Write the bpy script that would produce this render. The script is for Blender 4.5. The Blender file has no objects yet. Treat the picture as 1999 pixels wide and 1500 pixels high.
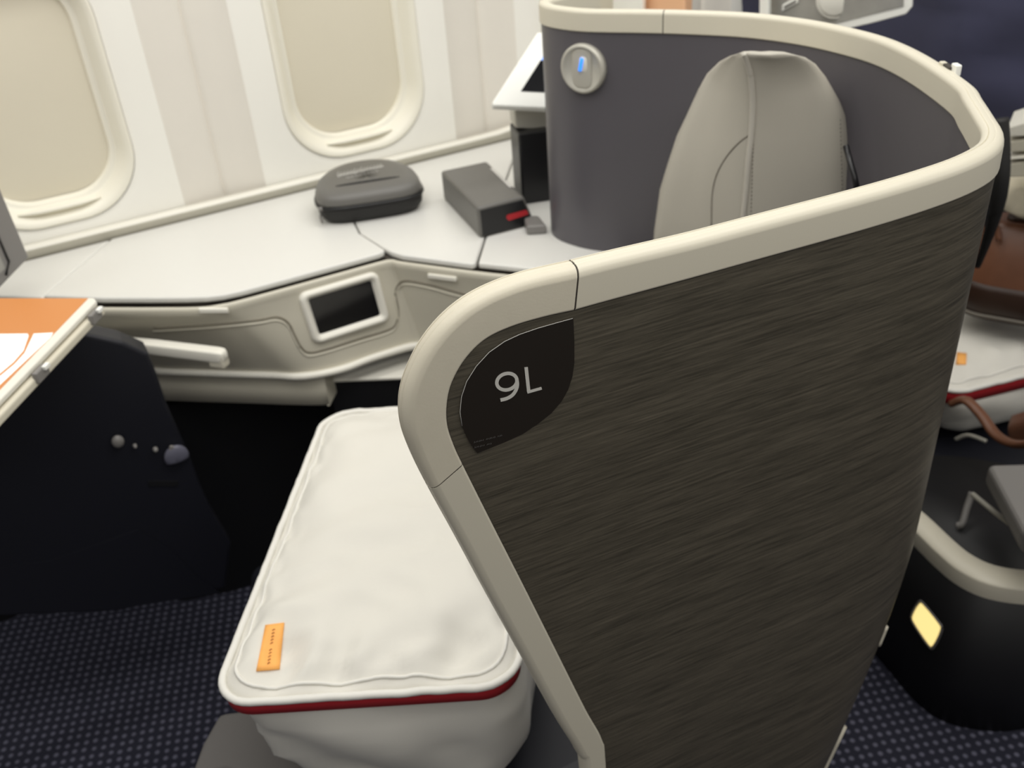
import bpy, bmesh, math, random
from mathutils import Vector, Matrix, noise
from mathutils.bvhtree import BVHTree
random.seed(7)
sc = bpy.context.scene
C = sc.collection
# ------------------------------------------------------------------ camera
H = 1.5                                   # eye height above the cabin floor
AX = Vector((0.86887483, -0.31554102, 0.38143202))    # world X in camera (right, down, forward)
AY = Vector((-0.49057407, -0.44567516, 0.74880621))
AZ = Vector((-0.0662843, -0.83773953, -0.54203217))
FPX = 1844.0
cam = bpy.data.cameras.new('camera'); cam_o = bpy.data.objects.new('camera', cam); C.objects.link(cam_o)
cam.sensor_width = 36.0; cam.lens = FPX / 1999 * 36
cam.clip_start = 0.02; cam.clip_end = 50
# columns: camera right, up, back in world
cam_o.matrix_world = Matrix(((AX[0], -AX[1], -AX[2], 0), (AY[0], -AY[1], -AY[2], 0), (AZ[0], -AZ[1], -AZ[2], H), (0, 0, 0, 1)))
cam.dof.use_dof = True; cam.dof.focus_distance = 0.72; cam.dof.aperture_fstop = 8.0
sc.camera = cam_o
# ------------------------------------------------------------------ world, lamps, exposure
w = bpy.data.worlds.new('world'); sc.world = w; w.use_nodes = True
w.node_tree.nodes['Background'].inputs[0].default_value = (1.0, 0.98, 0.95, 1)
w.node_tree.nodes['Background'].inputs[1].default_value = 0.20
def area(name, loc, target, sx, sy, power, col):
    l = bpy.data.lights.new(name, 'AREA'); l.shape = 'RECTANGLE'; l.size = sx; l.size_y = sy; l.energy = power; l.color = col
    o = bpy.data.objects.new(name, l); C.objects.link(o); o.location = loc
    o.rotation_euler = (Vector(target) - Vector(loc)).to_track_quat('-Z', 'Y').to_euler()
    return o
area('ceiling_light', (0.5, 0.55, 2.45), (0.55, 1.1, 0.8), 2.6, 0.7, 23.5, (1.0, 0.98, 0.935))
area('sidewall_light', (0.5, 1.45, 2.15), (0.5, 1.72, 0.8), 3.0, 0.16, 12.5, (1.0, 0.98, 0.93))
area('aisle_light', (0.5, -0.7, 2.4), (0.5, -0.2, 0.4), 3.0, 0.5, 17, (1.0, 0.97, 0.91))
area('added_forward_light', (2.7, -0.75, 2.0), (1.0, 0.6, 0.7), 0.9, 0.5, 5, (1.0, 0.96, 0.89))  # unseen lamp added for the highlight on the shell's right corner
vs = sc.view_settings
vs.view_transform = 'Standard'; vs.look = 'None'; vs.gamma = 1; vs.use_curve_mapping = False; vs.exposure = 0.0
sc.display_settings.display_device = 'sRGB'

# ------------------------------------------------------------------ helpers
def ray(px, py):
    r = Vector((px - 999.5, py - 750.0, FPX))
    return Vector((r.dot(AX), r.dot(AY), r.dot(AZ)))
def at(px, py, ax, val):
    """the point of the plane x / y / z = val (z counted from the eye) behind a pixel, in world space"""
    r = ray(px, py); p = r * (val / r[ax]); p.z += H
    return p
def zf(z): return z + H
def srgb(r, g, b):
    f = lambda c: (c / 255 / 12.92) if c / 255 <= 0.04045 else ((c / 255 + 0.055) / 1.055) ** 2.4
    return (f(r), f(g), f(b), 1)
def mat(name, col, rough=0.5, metal=0.0, bump=0.0, bscale=200, var=0.0, vscale=20, coat=0.0, sheen=0.0, emit=None, estr=1.0):
    m = bpy.data.materials.new(name); m.use_nodes = True
    nt = m.node_tree; b = nt.nodes['Principled BSDF']
    b.inputs['Base Color'].default_value = col; b.inputs['Roughness'].default_value = rough; b.inputs['Metallic'].default_value = metal
    b.inputs['Coat Weight'].default_value = coat; b.inputs['Sheen Weight'].default_value = sheen
    tc = nt.nodes.new('ShaderNodeTexCoord')
    if var:
        n = nt.nodes.new('ShaderNodeTexNoise'); n.inputs['Scale'].default_value = vscale; n.inputs['Detail'].default_value = 6
        nt.links.new(tc.outputs['Object'], n.inputs['Vector'])
        r = nt.nodes.new('ShaderNodeMapRange'); r.inputs['To Min'].default_value = 1 - var; r.inputs['To Max'].default_value = 1 + var
        nt.links.new(n.outputs['Fac'], r.inputs['Value'])
        mx = nt.nodes.new('ShaderNodeVectorMath'); mx.operation = 'SCALE'; mx.inputs[0].default_value = col[:3]
        nt.links.new(r.outputs['Result'], mx.inputs['Scale']); nt.links.new(mx.outputs['Vector'], b.inputs['Base Color'])
    if bump:
        n = nt.nodes.new('ShaderNodeTexNoise'); n.inputs['Scale'].default_value = bscale; n.inputs['Detail'].default_value = 4
        nt.links.new(tc.outputs['Object'], n.inputs['Vector'])
        bp = nt.nodes.new('ShaderNodeBump'); bp.inputs['Strength'].default_value = bump; bp.inputs['Distance'].default_value = 0.001
        nt.links.new(n.outputs['Fac'], bp.inputs['Height']); nt.links.new(bp.outputs['Normal'], b.inputs['Normal'])
    if emit:
        b.inputs['Emission Color'].default_value = emit; b.inputs['Emission Strength'].default_value = estr
    return m
M = {}
M['rim'] = mat('cream_plastic', srgb(214, 208, 190), 0.38, bump=0.05, bscale=900)
M['corner'] = mat('worn_cream_plastic', srgb(212, 205, 186), 0.42, bump=0.08, bscale=500, var=0.04, vscale=60)
M['wall'] = mat('wall_white', srgb(241, 239, 231), 0.5, bump=0.05, bscale=400)
M['strip'] = mat('wall_grey_strip', srgb(226, 221, 211), 0.55, var=0.03, vscale=10)
M['curb_shade'] = mat('curb_shaded_grey', srgb(196, 192, 178), 0.5)
M['bezel'] = mat('bezel_cream', srgb(239, 235, 220), 0.4)
M['shade'] = mat('shade_beige', srgb(216, 209, 190), 0.5, var=0.02, vscale=6)
M['top'] = mat('console_white', srgb(222, 221, 216), 0.35, bump=0.03, bscale=700)
M['fascia'] = mat('console_putty', srgb(205, 200, 184), 0.42)
M['lip'] = mat('console_lip', srgb(232, 229, 218), 0.35)
M['gap'] = mat('gap_dark', srgb(58, 52, 46), 0.7)
M['groove'] = mat('groove_grey', srgb(130, 124, 110), 0.6)
M['black'] = mat('black_plastic', srgb(20, 20, 22), 0.35)
M['blackglass'] = mat('black_glass', srgb(12, 12, 16), 0.12)
M['inner'] = mat('charcoal_mauve_plastic', srgb(88, 85, 90), 0.36, bump=0.04, bscale=800)
M['leather'] = mat('grey_leather', srgb(182, 177, 165), 0.45, bump=0.15, bscale=350, var=0.03, vscale=15)
M['piping_leather'] = mat('grey_leather_piping', srgb(192, 187, 176), 0.4)
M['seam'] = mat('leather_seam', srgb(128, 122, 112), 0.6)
M['navy'] = mat('navy_fabric', srgb(52, 53, 78), 0.85, bump=0.2, bscale=600, var=0.12, vscale=7, sheen=0.1)
M['navydark'] = mat('dark_navy_shell', srgb(20, 21, 30), 0.5)
M['navyblack'] = mat('near_black_shell', srgb(14, 14, 17), 0.55)
M['bag'] = mat('bag_cotton', srgb(221, 218, 209), 0.85, bump=0.12, bscale=300, sheen=0.1)
M['piping'] = mat('bag_piping', srgb(226, 224, 217), 0.8)
M['red'] = mat('red_zip', srgb(186, 38, 46), 0.6)
M['orange'] = mat('orange_tag', srgb(255, 182, 96), 0.7, var=0.12, vscale=60)
M['peach'] = mat('peach_fabric', srgb(236, 186, 146), 0.7)
M['ink'] = mat('tag_ink', srgb(170, 105, 60), 0.8)
M['cloth'] = mat('grey_cloth', srgb(98, 95, 93), 0.9, bump=0.2, bscale=200)
M['case'] = mat('case_charcoal', srgb(104, 102, 98), 0.42, bump=0.1, bscale=500)
M['casedark'] = mat('case_black', srgb(27, 26, 25), 0.6, bump=0.1, bscale=500)
M['chrome'] = mat('chrome', srgb(190, 190, 195), 0.25, metal=0.9)
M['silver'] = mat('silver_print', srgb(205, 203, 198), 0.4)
M['white'] = mat('white_plastic', srgb(246, 246, 240), 0.35)
M['greyp'] = mat('grey_plastic', srgb(126, 123, 120), 0.4)
M['dial'] = mat('dial_satin', srgb(190, 187, 176), 0.35, metal=0.15)
M['blue'] = mat('blue_light', srgb(30, 110, 255), 0.4, emit=(0.04, 0.28, 1, 1), estr=1.2)
M['bluescreen'] = mat('blue_screen', srgb(110, 150, 230), 0.3, emit=(0.17, 0.32, 0.8, 1), estr=0.8)
M['placard'] = mat('placard_brown', srgb(33, 27, 20), 0.4)
M['text'] = mat('text_silver', srgb(205, 203, 196), 0.5)
M['brown'] = mat('brown_leather', srgb(112, 74, 54), 0.38, bump=0.3, bscale=60, var=0.35, vscale=14)
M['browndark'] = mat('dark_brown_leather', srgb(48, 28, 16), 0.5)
M['lamp'] = mat('lamp_glow', srgb(255, 240, 170), 0.4, emit=(1.0, 0.78, 0.30, 1), estr=1.0)
M['sorange'] = mat('screen_orange', srgb(150, 88, 40), 0.3, emit=srgb(232, 160, 92), estr=0.52)
M['swhite'] = mat('screen_white', srgb(240, 240, 236), 0.3, emit=(1, 1, 0.97, 1), estr=0.3)
M['clear'] = mat('glint_grey', srgb(96, 96, 110), 0.3)
M['cream'] = mat('cream_fabric', srgb(214, 205, 182), 0.8, var=0.15, vscale=40)
M['smoke'] = mat('smoke_grey', srgb(150, 148, 142), 0.3, var=0.25, vscale=25)
def wood():
    m = bpy.data.materials.new('dark_wood_laminate'); m.use_nodes = True; nt = m.node_tree; b = nt.nodes['Principled BSDF']
    tc = nt.nodes.new('ShaderNodeTexCoord'); mp = nt.nodes.new('ShaderNodeMapping')
    mp.inputs['Scale'].default_value = (16, 16, 420); mp.inputs['Rotation'].default_value = (0, 0.02, 0)
    nt.links.new(tc.outputs['Object'], mp.inputs['Vector'])
    n = nt.nodes.new('ShaderNodeTexNoise'); n.inputs['Scale'].default_value = 1; n.inputs['Detail'].default_value = 7; n.inputs['Roughness'].default_value = 0.72
    nt.links.new(mp.outputs['Vector'], n.inputs['Vector'])
    mp2 = nt.nodes.new('ShaderNodeMapping'); mp2.inputs['Scale'].default_value = (5, 5, 60)
    nt.links.new(tc.outputs['Object'], mp2.inputs['Vector'])
    n2 = nt.nodes.new('ShaderNodeTexNoise'); n2.inputs['Scale'].default_value = 1; n2.inputs['Detail'].default_value = 3
    nt.links.new(mp2.outputs['Vector'], n2.inputs['Vector'])
    ad = nt.nodes.new('ShaderNodeMath'); ad.operation = 'MULTIPLY_ADD'; ad.inputs[1].default_value = 0.22
    nt.links.new(n2.outputs['Fac'], ad.inputs[0]); nt.links.new(n.outputs['Fac'], ad.inputs[2])
    cr = nt.nodes.new('ShaderNodeValToRGB'); e = cr.color_ramp.elements
    e[0].position = 0.46; e[0].color = srgb(63, 59, 49); e[1].position = 0.88; e[1].color = srgb(108, 101, 87)
    nt.links.new(ad.outputs[0], cr.inputs['Fac']); nt.links.new(cr.outputs['Color'], b.inputs['Base Color'])
    b.inputs['Roughness'].default_value = 0.36
    bp = nt.nodes.new('ShaderNodeBump'); bp.inputs['Strength'].default_value = 0.25; bp.inputs['Distance'].default_value = 0.0005
    nt.links.new(n.outputs['Fac'], bp.inputs['Height']); nt.links.new(bp.outputs['Normal'], b.inputs['Normal'])
    return m
M['wood'] = wood()
def carpet(name, base, dot, pitch, rad):
    m = bpy.data.materials.new(name); m.use_nodes = True; nt = m.node_tree; b = nt.nodes['Principled BSDF']
    tc = nt.nodes.new('ShaderNodeTexCoord'); mp = nt.nodes.new('ShaderNodeMapping')
    mp.inputs['Scale'].default_value = (1 / pitch, 1 / pitch, 0.0); mp.inputs['Rotation'].default_value = (0, 0, 0.35)
    nt.links.new(tc.outputs['Object'], mp.inputs['Vector'])
    v = nt.nodes.new('ShaderNodeTexVoronoi'); v.inputs['Scale'].default_value = 1; v.inputs['Randomness'].default_value = 0.12
    nt.links.new(mp.outputs['Vector'], v.inputs['Vector'])
    n = nt.nodes.new('ShaderNodeTexNoise'); n.inputs['Scale'].default_value = 900; nt.links.new(tc.outputs['Object'], n.inputs['Vector'])
    r = nt.nodes.new('ShaderNodeMapRange'); r.inputs['From Min'].default_value = rad - 0.08; r.inputs['From Max'].default_value = rad + 0.08
    r.inputs['To Min'].default_value = 1; r.inputs['To Max'].default_value = 0
    nt.links.new(v.outputs['Distance'], r.inputs['Value'])
    ml = nt.nodes.new('ShaderNodeMath'); ml.operation = 'MULTIPLY'; nt.links.new(r.outputs[0], ml.inputs[0]); nt.links.new(n.outputs['Fac'], ml.inputs[1])
    mx = nt.nodes.new('ShaderNodeMix'); mx.data_type = 'RGBA'; mx.inputs[6].default_value = base; mx.inputs[7].default_value = dot
    nt.links.new(ml.outputs[0], mx.inputs[0]); nt.links.new(mx.outputs[2], b.inputs['Base Color'])
    b.inputs['Roughness'].default_value = 0.95
    bp = nt.nodes.new('ShaderNodeBump'); bp.inputs['Strength'].default_value = 0.4; bp.inputs['Distance'].default_value = 0.002
    nt.links.new(n.outputs['Fac'], bp.inputs['Height']); nt.links.new(bp.outputs['Normal'], b.inputs['Normal'])
    return m
M['carpet'] = carpet('dotted_carpet', srgb(30, 31, 46), srgb(128, 128, 148), 0.0175, 0.25)

def root(name, loc, label, cat, group=None):
    o = bpy.data.objects.new(name, None); C.objects.link(o); o.location = loc; o.empty_display_size = 0.05
    o['label'] = label; o['category'] = cat
    if group: o['group'] = group
    return o
def org(parent):
    v = Vector((0, 0, 0)); p = parent
    while p is not None: v = v + Vector(p.location); p = p.parent
    return v
def link(name, verts, faces, material, parent=None, smooth=True, origin=None):
    """verts in world space; becomes ONE mesh object"""
    me = bpy.data.meshes.new(name)
    o0 = org(parent) if parent is not None else (Vector(origin) if origin is not None else Vector((0, 0, 0)))
    me.from_pydata([tuple(Vector(v) - o0) for v in verts], [], faces)
    bm = bmesh.new(); bm.from_mesh(me); bmesh.ops.remove_doubles(bm, verts=bm.verts, dist=1e-6)
    bmesh.ops.recalc_face_normals(bm, faces=bm.faces); bm.to_mesh(me); bm.free()
    if smooth: me.shade_smooth()
    me.materials.append(material)
    o = bpy.data.objects.new(name, me); C.objects.link(o)
    if parent is not None: o.parent = parent
    else: o.location = o0
    return o
def autosmooth(o, ang=35, wn=False):
    if wn: m = o.modifiers.new('weighted', 'WEIGHTED_NORMAL'); m.keep_sharp = True; m.weight = 80
    me = o.data
    bm = bmesh.new(); bm.from_mesh(me)
    for e in bm.edges:
        if len(e.link_faces) == 2 and e.calc_face_angle(0) > math.radians(ang): e.smooth = False
    bm.to_mesh(me); bm.free()
    return o
def bevel(o, wd=0.002, seg=2, ang=30):
    m = o.modifiers.new('bevel', 'BEVEL'); m.width = wd; m.segments = seg; m.limit_method = 'ANGLE'; m.angle_limit = math.radians(ang)
    m.harden_normals = False
    return o
def subd(o, n=1):
    m = o.modifiers.new('subd', 'SUBSURF'); m.levels = n; m.render_levels = n; return o
def tag(o, label=None, cat=None, group=None, kind=None):
    if label: o['label'] = label
    if cat: o['category'] = cat
    if group: o['group'] = group
    if kind: o['kind'] = kind
    return o
def prism(poly, vec):
    """closed solid: 3-D polygon pushed along vec"""
    n = len(poly); vec = Vector(vec)
    v = [Vector(p) for p in poly] + [Vector(p) + vec for p in poly]
    f = [list(range(n)), list(range(2 * n - 1, n - 1, -1))] + [[i, (i + 1) % n, (i + 1) % n + n, i + n] for i in range(n)]
    return v, f
def slab(pts2, z0, z1):
    return prism([(x, y, z1) for x, y in pts2], (0, 0, z0 - z1))
def catmull(P, n=8, closed=False):
    P = [Vector(p) for p in P]; out = []
    m = len(P); rng = range(m if closed else m - 1)
    for i in rng:
        g = lambda k: P[k % m] if closed else P[max(0, min(m - 1, k))]
        p0, p1, p2, p3 = g(i - 1), g(i), g(i + 1), g(i + 2)
        for j in range(n):
            t = j / n
            out.append(0.5 * ((2 * p1) + (p2 - p0) * t + (2 * p0 - 5 * p1 + 4 * p2 - p3) * t * t + (3 * p1 - p0 - 3 * p2 + p3) * t ** 3))
    if not closed: out.append(P[-1])
    return out
def tube(path, r, k=8, closed=False, taper=None, ell=1.0):
    P = [Vector(p) for p in path]; n = len(P); V = []; F = []
    up = Vector((0, 0, 1))
    for i, p in enumerate(P):
        a = P[(i - 1) % n] if (closed or i > 0) else P[i]; b = P[(i + 1) % n] if (closed or i < n - 1) else P[i]
        t = (b - a).normalized() if (b - a).length > 1e-9 else Vector((1, 0, 0))
        u = up if abs(t.dot(up)) < 0.95 else Vector((0, 1, 0))
        s = t.cross(u).normalized(); q = s.cross(t).normalized()
        rr = r * (taper(i / (n - 1)) if taper else 1)
        for j in range(k):
            an = 2 * math.pi * j / k
            V.append(p + s * math.cos(an) * rr + q * math.sin(an) * rr * ell)
    m = n if closed else n - 1
    for i in range(m):
        for j in range(k):
            a = i * k + j; b = i * k + (j + 1) % k; c = ((i + 1) % n) * k + (j + 1) % k; d = ((i + 1) % n) * k + j
            F.append([a, b, c, d])
    if not closed: F.append(list(range(k))); F.append([(n - 1) * k + j for j in range(k)][::-1])
    return V, F
def merge(*parts):
    V = []; F = []
    for v, f in parts:
        k = len(V); V += list(v); F += [[i + k for i in q] for q in f]
    return V, F
def box(c, sx, sy, sz, ex=Vector((1, 0, 0)), ey=None, ez=Vector((0, 0, 1))):
    c = Vector(c); ex = Vector(ex).normalized(); ez = Vector(ez).normalized()
    ey = Vector(ey).normalized() if ey is not None else ez.cross(ex).normalized()
    p = [c + ex * sx * a / 2 + ey * sy * b / 2 - ez * sz / 2 for a, b in ((-1, -1), (1, -1), (1, 1), (-1, 1))]
    return prism(p, ez * sz)
def rloft(rings, cap0=True, cap1=True):
    V = []; F = []; k = len(rings[0])
    for r in rings: V += [Vector(p) for p in r]
    for i in range(len(rings) - 1):
        for j in range(k):
            F.append([i * k + j, i * k + (j + 1) % k, (i + 1) * k + (j + 1) % k, (i + 1) * k + j])
    if cap0: F.append(list(range(k))[::-1])
    if cap1: F.append([(len(rings) - 1) * k + j for j in range(k)])
    return V, F
def rrect(hw, hh, r, n=8):
    """rounded rectangle, counter-clockwise, 4*(n+1) points"""
    r = min(r, hw, hh); out = []
    for cx, cy, a0 in ((hw - r, hh - r, 0), (-hw + r, hh - r, 90), (-hw + r, -hh + r, 180), (hw - r, -hh + r, 270)):
        for i in range(n + 1):
            a = math.radians(a0 + 90 * i / n); out.append((cx + r * math.cos(a), cy + r * math.sin(a)))
    return out
def grid(rows):
    V = []; F = []; k = len(rows[0])
    for r in rows: V += [Vector(p) for p in r]
    for i in range(len(rows) - 1):
        for j in range(k - 1): F.append([i * k + j, i * k + j + 1, (i + 1) * k + j + 1, (i + 1) * k + j])
    return V, F

# ================================================================== the cabin
WY = 1.913
o = link('floor', *slab([(-1.5, -1.6), (4.2, -1.6), (4.2, WY + 0.1), (-1.5, WY + 0.1)], -0.03, 0.0), M['carpet'], smooth=False, origin=(0, 0, 0)); tag(o, kind='structure')
# sidewall with window openings: bright raised panels and recessed grey strips
PITCH = 0.615; WC = [-0.57, 0.045, 0.66, 1.275, 1.89]; WZ = zf(-0.43)
OW, OH, OR = 0.158, 0.237, 0.12
Z0, Z1 = zf(-0.74), zf(0.55)
V = []; F = []; VS = []; FS = []
for cx in WC:
    hole = rrect(OW, OH, OR, 12)
    hw = 0.223; N = len(hole)
    outer = []
    for (x, z) in hole:                     # matching point on the panel rectangle
        s = min((hw / abs(x)) if abs(x) > 1e-6 else 1e9, ((Z1 - WZ) / z) if z > 1e-6 else 1e9, ((WZ - Z0) / -z) if z < -1e-6 else 1e9)
        outer.append((x * s, z * s))
    def rng(f, yo): return [(cx + outer[i][0] * f + hole[i][0] * (1 - f), WY + yo, WZ + outer[i][1] * f + hole[i][1] * (1 - f)) for i in range(N)]
    v, f = rloft([rng(1, 0.0), rng(0.5, -0.002), rng(0.12, -0.003), rng(0.0, -0.001)], False, False)
    k = len(V); V += v; F += [[i + k for i in q] for q in f]
    for (sx, sz) in ((1, 1), (-1, 1), (-1, -1), (1, -1)):        # corner fillers of the rectangle
        zc = Z1 if sz > 0 else Z0
        c = (cx + sx * hw, WY, zc)
        q = [p for p in rng(1, 0.0)]
        side = [p for p in q if (p[0] - cx) * sx > 0 and (p[2] - WZ) * sz > 0]
        a = max((p for p in side if abs(abs(p[0] - cx) - hw) < 1e-5), key=lambda p: p[2] * sz, default=None)
        b = max((p for p in side if abs(p[2] - zc) < 1e-5), key=lambda p: p[0] * sx, default=None)
        if a and b: k = len(V); V += [Vector(a), Vector(c), Vector(b)]; F.append([k, k + 1, k + 2])
    for s in (-1, 1):                        # recessed strips up to the joint
        prof = [(hw, 0.0), (hw + 0.006, 0.003), (hw + 0.04, 0.006), (PITCH / 2 - 0.012, 0.008), (PITCH / 2 - 0.005, 0.010), (PITCH / 2, 0.0145)]
        rows = [[(cx + s * a, WY + b, Z0), (cx + s * a, WY + b, Z1)] for a, b in prof]
        v, f = grid(rows); k = len(VS); VS += v; FS += [[i + k for i in q] for q in f]
wall = link('wall_window_side', V, F, M['wall'], origin=(0.5, WY, Z0)); tag(wall, kind='structure')
ws = link('joint_strips', VS, FS, M['strip'], wall); autosmooth(ws)
o = link('wall_lower', *slab([(-1.4, WY + 0.004), (3.0, WY + 0.004), (3.0, WY + 0.03), (-1.4, WY + 0.03)], 0.0, zf(-0.72)), M['navydark'], smooth=False, origin=(0.5, WY, 0)); tag(o, kind='structure')
for n, cx in enumerate(WC[1:4]):
    wr = bpy.data.objects.new('window_%d' % (n + 1), None); C.objects.link(wr); wr.location = (cx, WY, WZ); wr['kind'] = 'structure'
    def R(hw, hh, r, y, dz=0): return [(cx + x, WY + y, WZ + z + dz) for x, z in rrect(hw, hh, r, 12)]
    v, f = rloft([R(OW, OH, OR, 0.004), R(OW - 0.002, OH - 0.002, OR, -0.005), R(OW - 0.006, OH - 0.006, OR - 0.004, -0.006), R(OW - 0.016, OH - 0.016, OR - 0.012, 0.006),
                  R(0.131, 0.207, 0.098, 0.022), R(0.129, 0.205, 0.096, 0.027), R(0.122, 0.199, 0.09, 0.026), R(0.119, 0.196, 0.088, 0.030), R(0.118, 0.195, 0.087, 0.040)], False, False)
    link('window_bezel', v, f, M['bezel'], wr)
    rows = []
    for i in range(9):
        z = -0.2 + 0.4 * i / 8
        rows.append([(cx + -0.12 + 0.24 * j / 8, WY + 0.036 + 0.006 * (1 - (j / 4 - 1) ** 2) * 0.5 + 0.004 * (z / 0.2) ** 2, WZ + z) for j in range(9)])
    link('window_shade', *grid(rows), M['shade'], wr)
    P = [(cx - 0.075 + 0.15 * i / 12, WY + 0.012 - 0.006 * math.sin(math.pi * i / 12), WZ - 0.206) for i in range(13)]
    link('shade_handle', *tube(P, 0.0075, 10, taper=lambda t: min(1, 0.35 + 3 * min(t, 1 - t)), ell=0.75), M['bezel'], wr)

# ================================================================== side console under the windows
cons = root('side_console', (0.45, 1.68, 0), 'long white plastic side console running under the windows', 'console')
ZT = zf(-0.71)
def lid(name, pts, mt=M['top'], z1=ZT, th=0.012):
    o = link(name, *slab(pts, z1 - th, z1), mt, cons, smooth=False); bevel(o, 0.004, 3, 50); return o
lid('fixed_top', [(-0.31, 1.892), (0.110, 1.892), (-0.036, 1.702), (-0.10, 1.757)], z1=ZT - 0.0015)
lid('left_lid', [(0.114, 1.892), (-0.032, 1.704), (0.054, 1.630), (0.129, 1.574), (0.175, 1.541), (0.205, 1.522), (0.232, 1.511), (0.262, 1.506), (0.343, 1.503), (0.515, 1.499), (0.527, 1.502), (0.531, 1.512), (0.521, 1.608), (0.575, 1.892)])
lid('middle_lid', [(0.5780, 1.892), (0.5235, 1.608), (0.5335, 1.516), (0.537, 1.492), (0.548, 1.466), (0.632, 1.356), (0.640, 1.358), (0.702, 1.443), (1.037, 1.892)])
lid('right_top', [(1.040, 1.892), (0.7045, 1.441), (0.6425, 1.354), (0.700, 1.285), (0.775, 1.205), (0.895, 1.228), (0.838, 1.300), (0.828, 1.372), (0.85, 1.403), (1.30, 1.405), (1.30, 1.892)])
# curb along the wall
rows = []
for x in [-0.6, 0.3, 0.9, 0.98, 1.02, 1.035]:
    up = 0.0 if x < 0.95 else 0.008 * ((x - 0.95) / 0.085) ** 2
    rows.append([(x, 1.899, ZT - 0.01), (x, 1.888, ZT + 0.016 + up), (x, 1.888, ZT + 0.019 + up), (x, 1.892, ZT + 0.022 + up), (x, 1.899, ZT + 0.023 + up), (x, WY - 0.004, ZT + 0.023 + up), (x, WY - 0.004, ZT - 0.01)])
link('back_curb', *grid([q_[1:] for q_ in rows]), M['lip'], cons)
link('curb_face', *grid([[q_[0], (q_[1][0], q_[1][1] - 0.0004, q_[1][2] + 0.0015)] for q_ in rows]), M['curb_shade'], cons)  # less lit side of the curb, its shade put into a greyer colour
# fascia: upper edge T, ridge Mi, lower edge B (plan polylines at three heights)
T = [(-0.27, 1.858), (0.048, 1.616), (0.123, 1.560), (0.19, 1.513), (0.225, 1.500), (0.258, 1.495), (0.343, 1.492), (0.43, 1.490), (0.515, 1.488), (0.533, 1.482), (0.545, 1.462), (0.636, 1.343), (0.695, 1.275), (0.77, 1.19)]
Mi = [(-0.20, 1.88), (0.06, 1.71), (0.13, 1.653), (0.237, 1.567), (0.29, 1.525), (0.335, 1.488), (0.40, 1.470), (0.46, 1.474), (0.53, 1.472), (0.555, 1.464), (0.575, 1.445), (0.665, 1.335), (0.72, 1.27), (0.79, 1.19)]
rows = []
zs = [(0, -0.006, -0.727), (0, -0.0035, -0.7225), (0, 0.000, -0.7225), (0, 0.0025, -0.727), (0, 0.001, -0.737), (0.03, 0, -0.742), (0.25, 0.0, -0.78), (0.5, 0, -0.82), (0.78, 0, -0.87), (0.95, 0.000, -0.893)]
def outn(P, i):
    a = Vector(P[max(0, i - 1)]); b = Vector(P[min(len(P) - 1, i + 1)]); t = (b - a).normalized(); return Vector((t.y, -t.x))
for (m, off, z) in zs:
    r = []
    for i in range(len(T)):
        p = Vector(T[i]) * (1 - m) + Vector(Mi[i]) * m + outn(T, i) * off
        r.append((p.x, p.y, zf(z)))
    r = [tuple(q) for q in catmull(r, 5)]
    rows.append(r)
fv, ff = grid(rows)
fas = link('fascia', fv, ff, M['fascia'], cons)
bvh = BVHTree.FromPolygons([tuple(v) for v in fv], ff)
def hit(px, py, back=0.0, tree=None):
    r = ray(px, py).normalized(); h = (tree or bvh).ray_cast(Vector((0, 0, H)), r)
    return (h[0] - r * back) if h[0] is not None else None
# dark shadow-gap backing behind the lids and the fascia
link('gap_backing', *slab([(-0.25, 1.88), (0.06, 1.640), (0.19, 1.535), (0.262, 1.511), (0.52, 1.506), (0.64, 1.364), (0.78, 1.215), (0.83, 1.22), (0.76, 1.34), (0.80, 1.41), (1.25, 1.415), (1.25, 1.88)], ZT - 0.06, ZT - 0.0125), M['gap'], cons, smooth=False)
# ridge and lower face
rp = catmull([(p[0], p[1], zf(-0.898)) for p in Mi], 4)
link('fascia_ridge', *tube([Vector(p) + Vector((-0.002, -0.004, 0)) for p in rp], 0.0075, 10), M['lip'], cons)
Bp = [(-0.05, 1.80), (0.107, 1.672), (0.237, 1.570), (0.29, 1.528), (0.330, 1.497), (0.355, 1.480), (0.366, 1.476)]
rows = [[(x, y, zf(-0.90)) for x, y in Bp], [(x, y, zf(-0.935)) for x, y in Bp], [(x, y, zf(-0.968)) for x, y in Bp], [(x + 0.006, y + 0.008, zf(-0.972)) for x, y in Bp], [(x + 0.09, y + 0.12, zf(-0.972)) for x, y in Bp]]
link('lower_panel', *grid(rows), M['fascia'], cons)
link('lower_panel_end', *prism([(0.366, 1.476, zf(-0.90)), (0.366, 1.476, zf(-0.972)), (0.46, 1.60, zf(-0.972)), (0.46, 1.60, zf(-0.90))], (-0.004, 0.002, 0)), M['fascia'], cons, smooth=False)
link('plinth', *slab([(-1.2, WY - 0.01), (-1.2, 1.89), (-0.20, 1.885), (0.02, 1.72), (0.12, 1.69), (0.40, 1.66), (0.95, 1.62), (1.2, 1.62), (1.2, WY - 0.01)], 0.0, zf(-0.99)), M['navyblack'], cons, smooth=False)
# recessed storage shelf right of the lower panel
so = link('shelf', *slab([(0.382, 1.512), (0.50, 1.440), (0.66, 1.345), (0.74, 1.45), (0.74, 1.62), (0.44, 1.62)], zf(-0.946), zf(-0.938)), M['lip'], cons, smooth=False); bevel(so, 0.003, 2)
link('shelf_front', *slab([(0.384, 1.519), (0.50, 1.447), (0.66, 1.352), (0.72, 1.45), (0.72, 1.60), (0.44, 1.60)], zf(-1.03), zf(-0.947)), M['navyblack'], cons, smooth=False)
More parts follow.
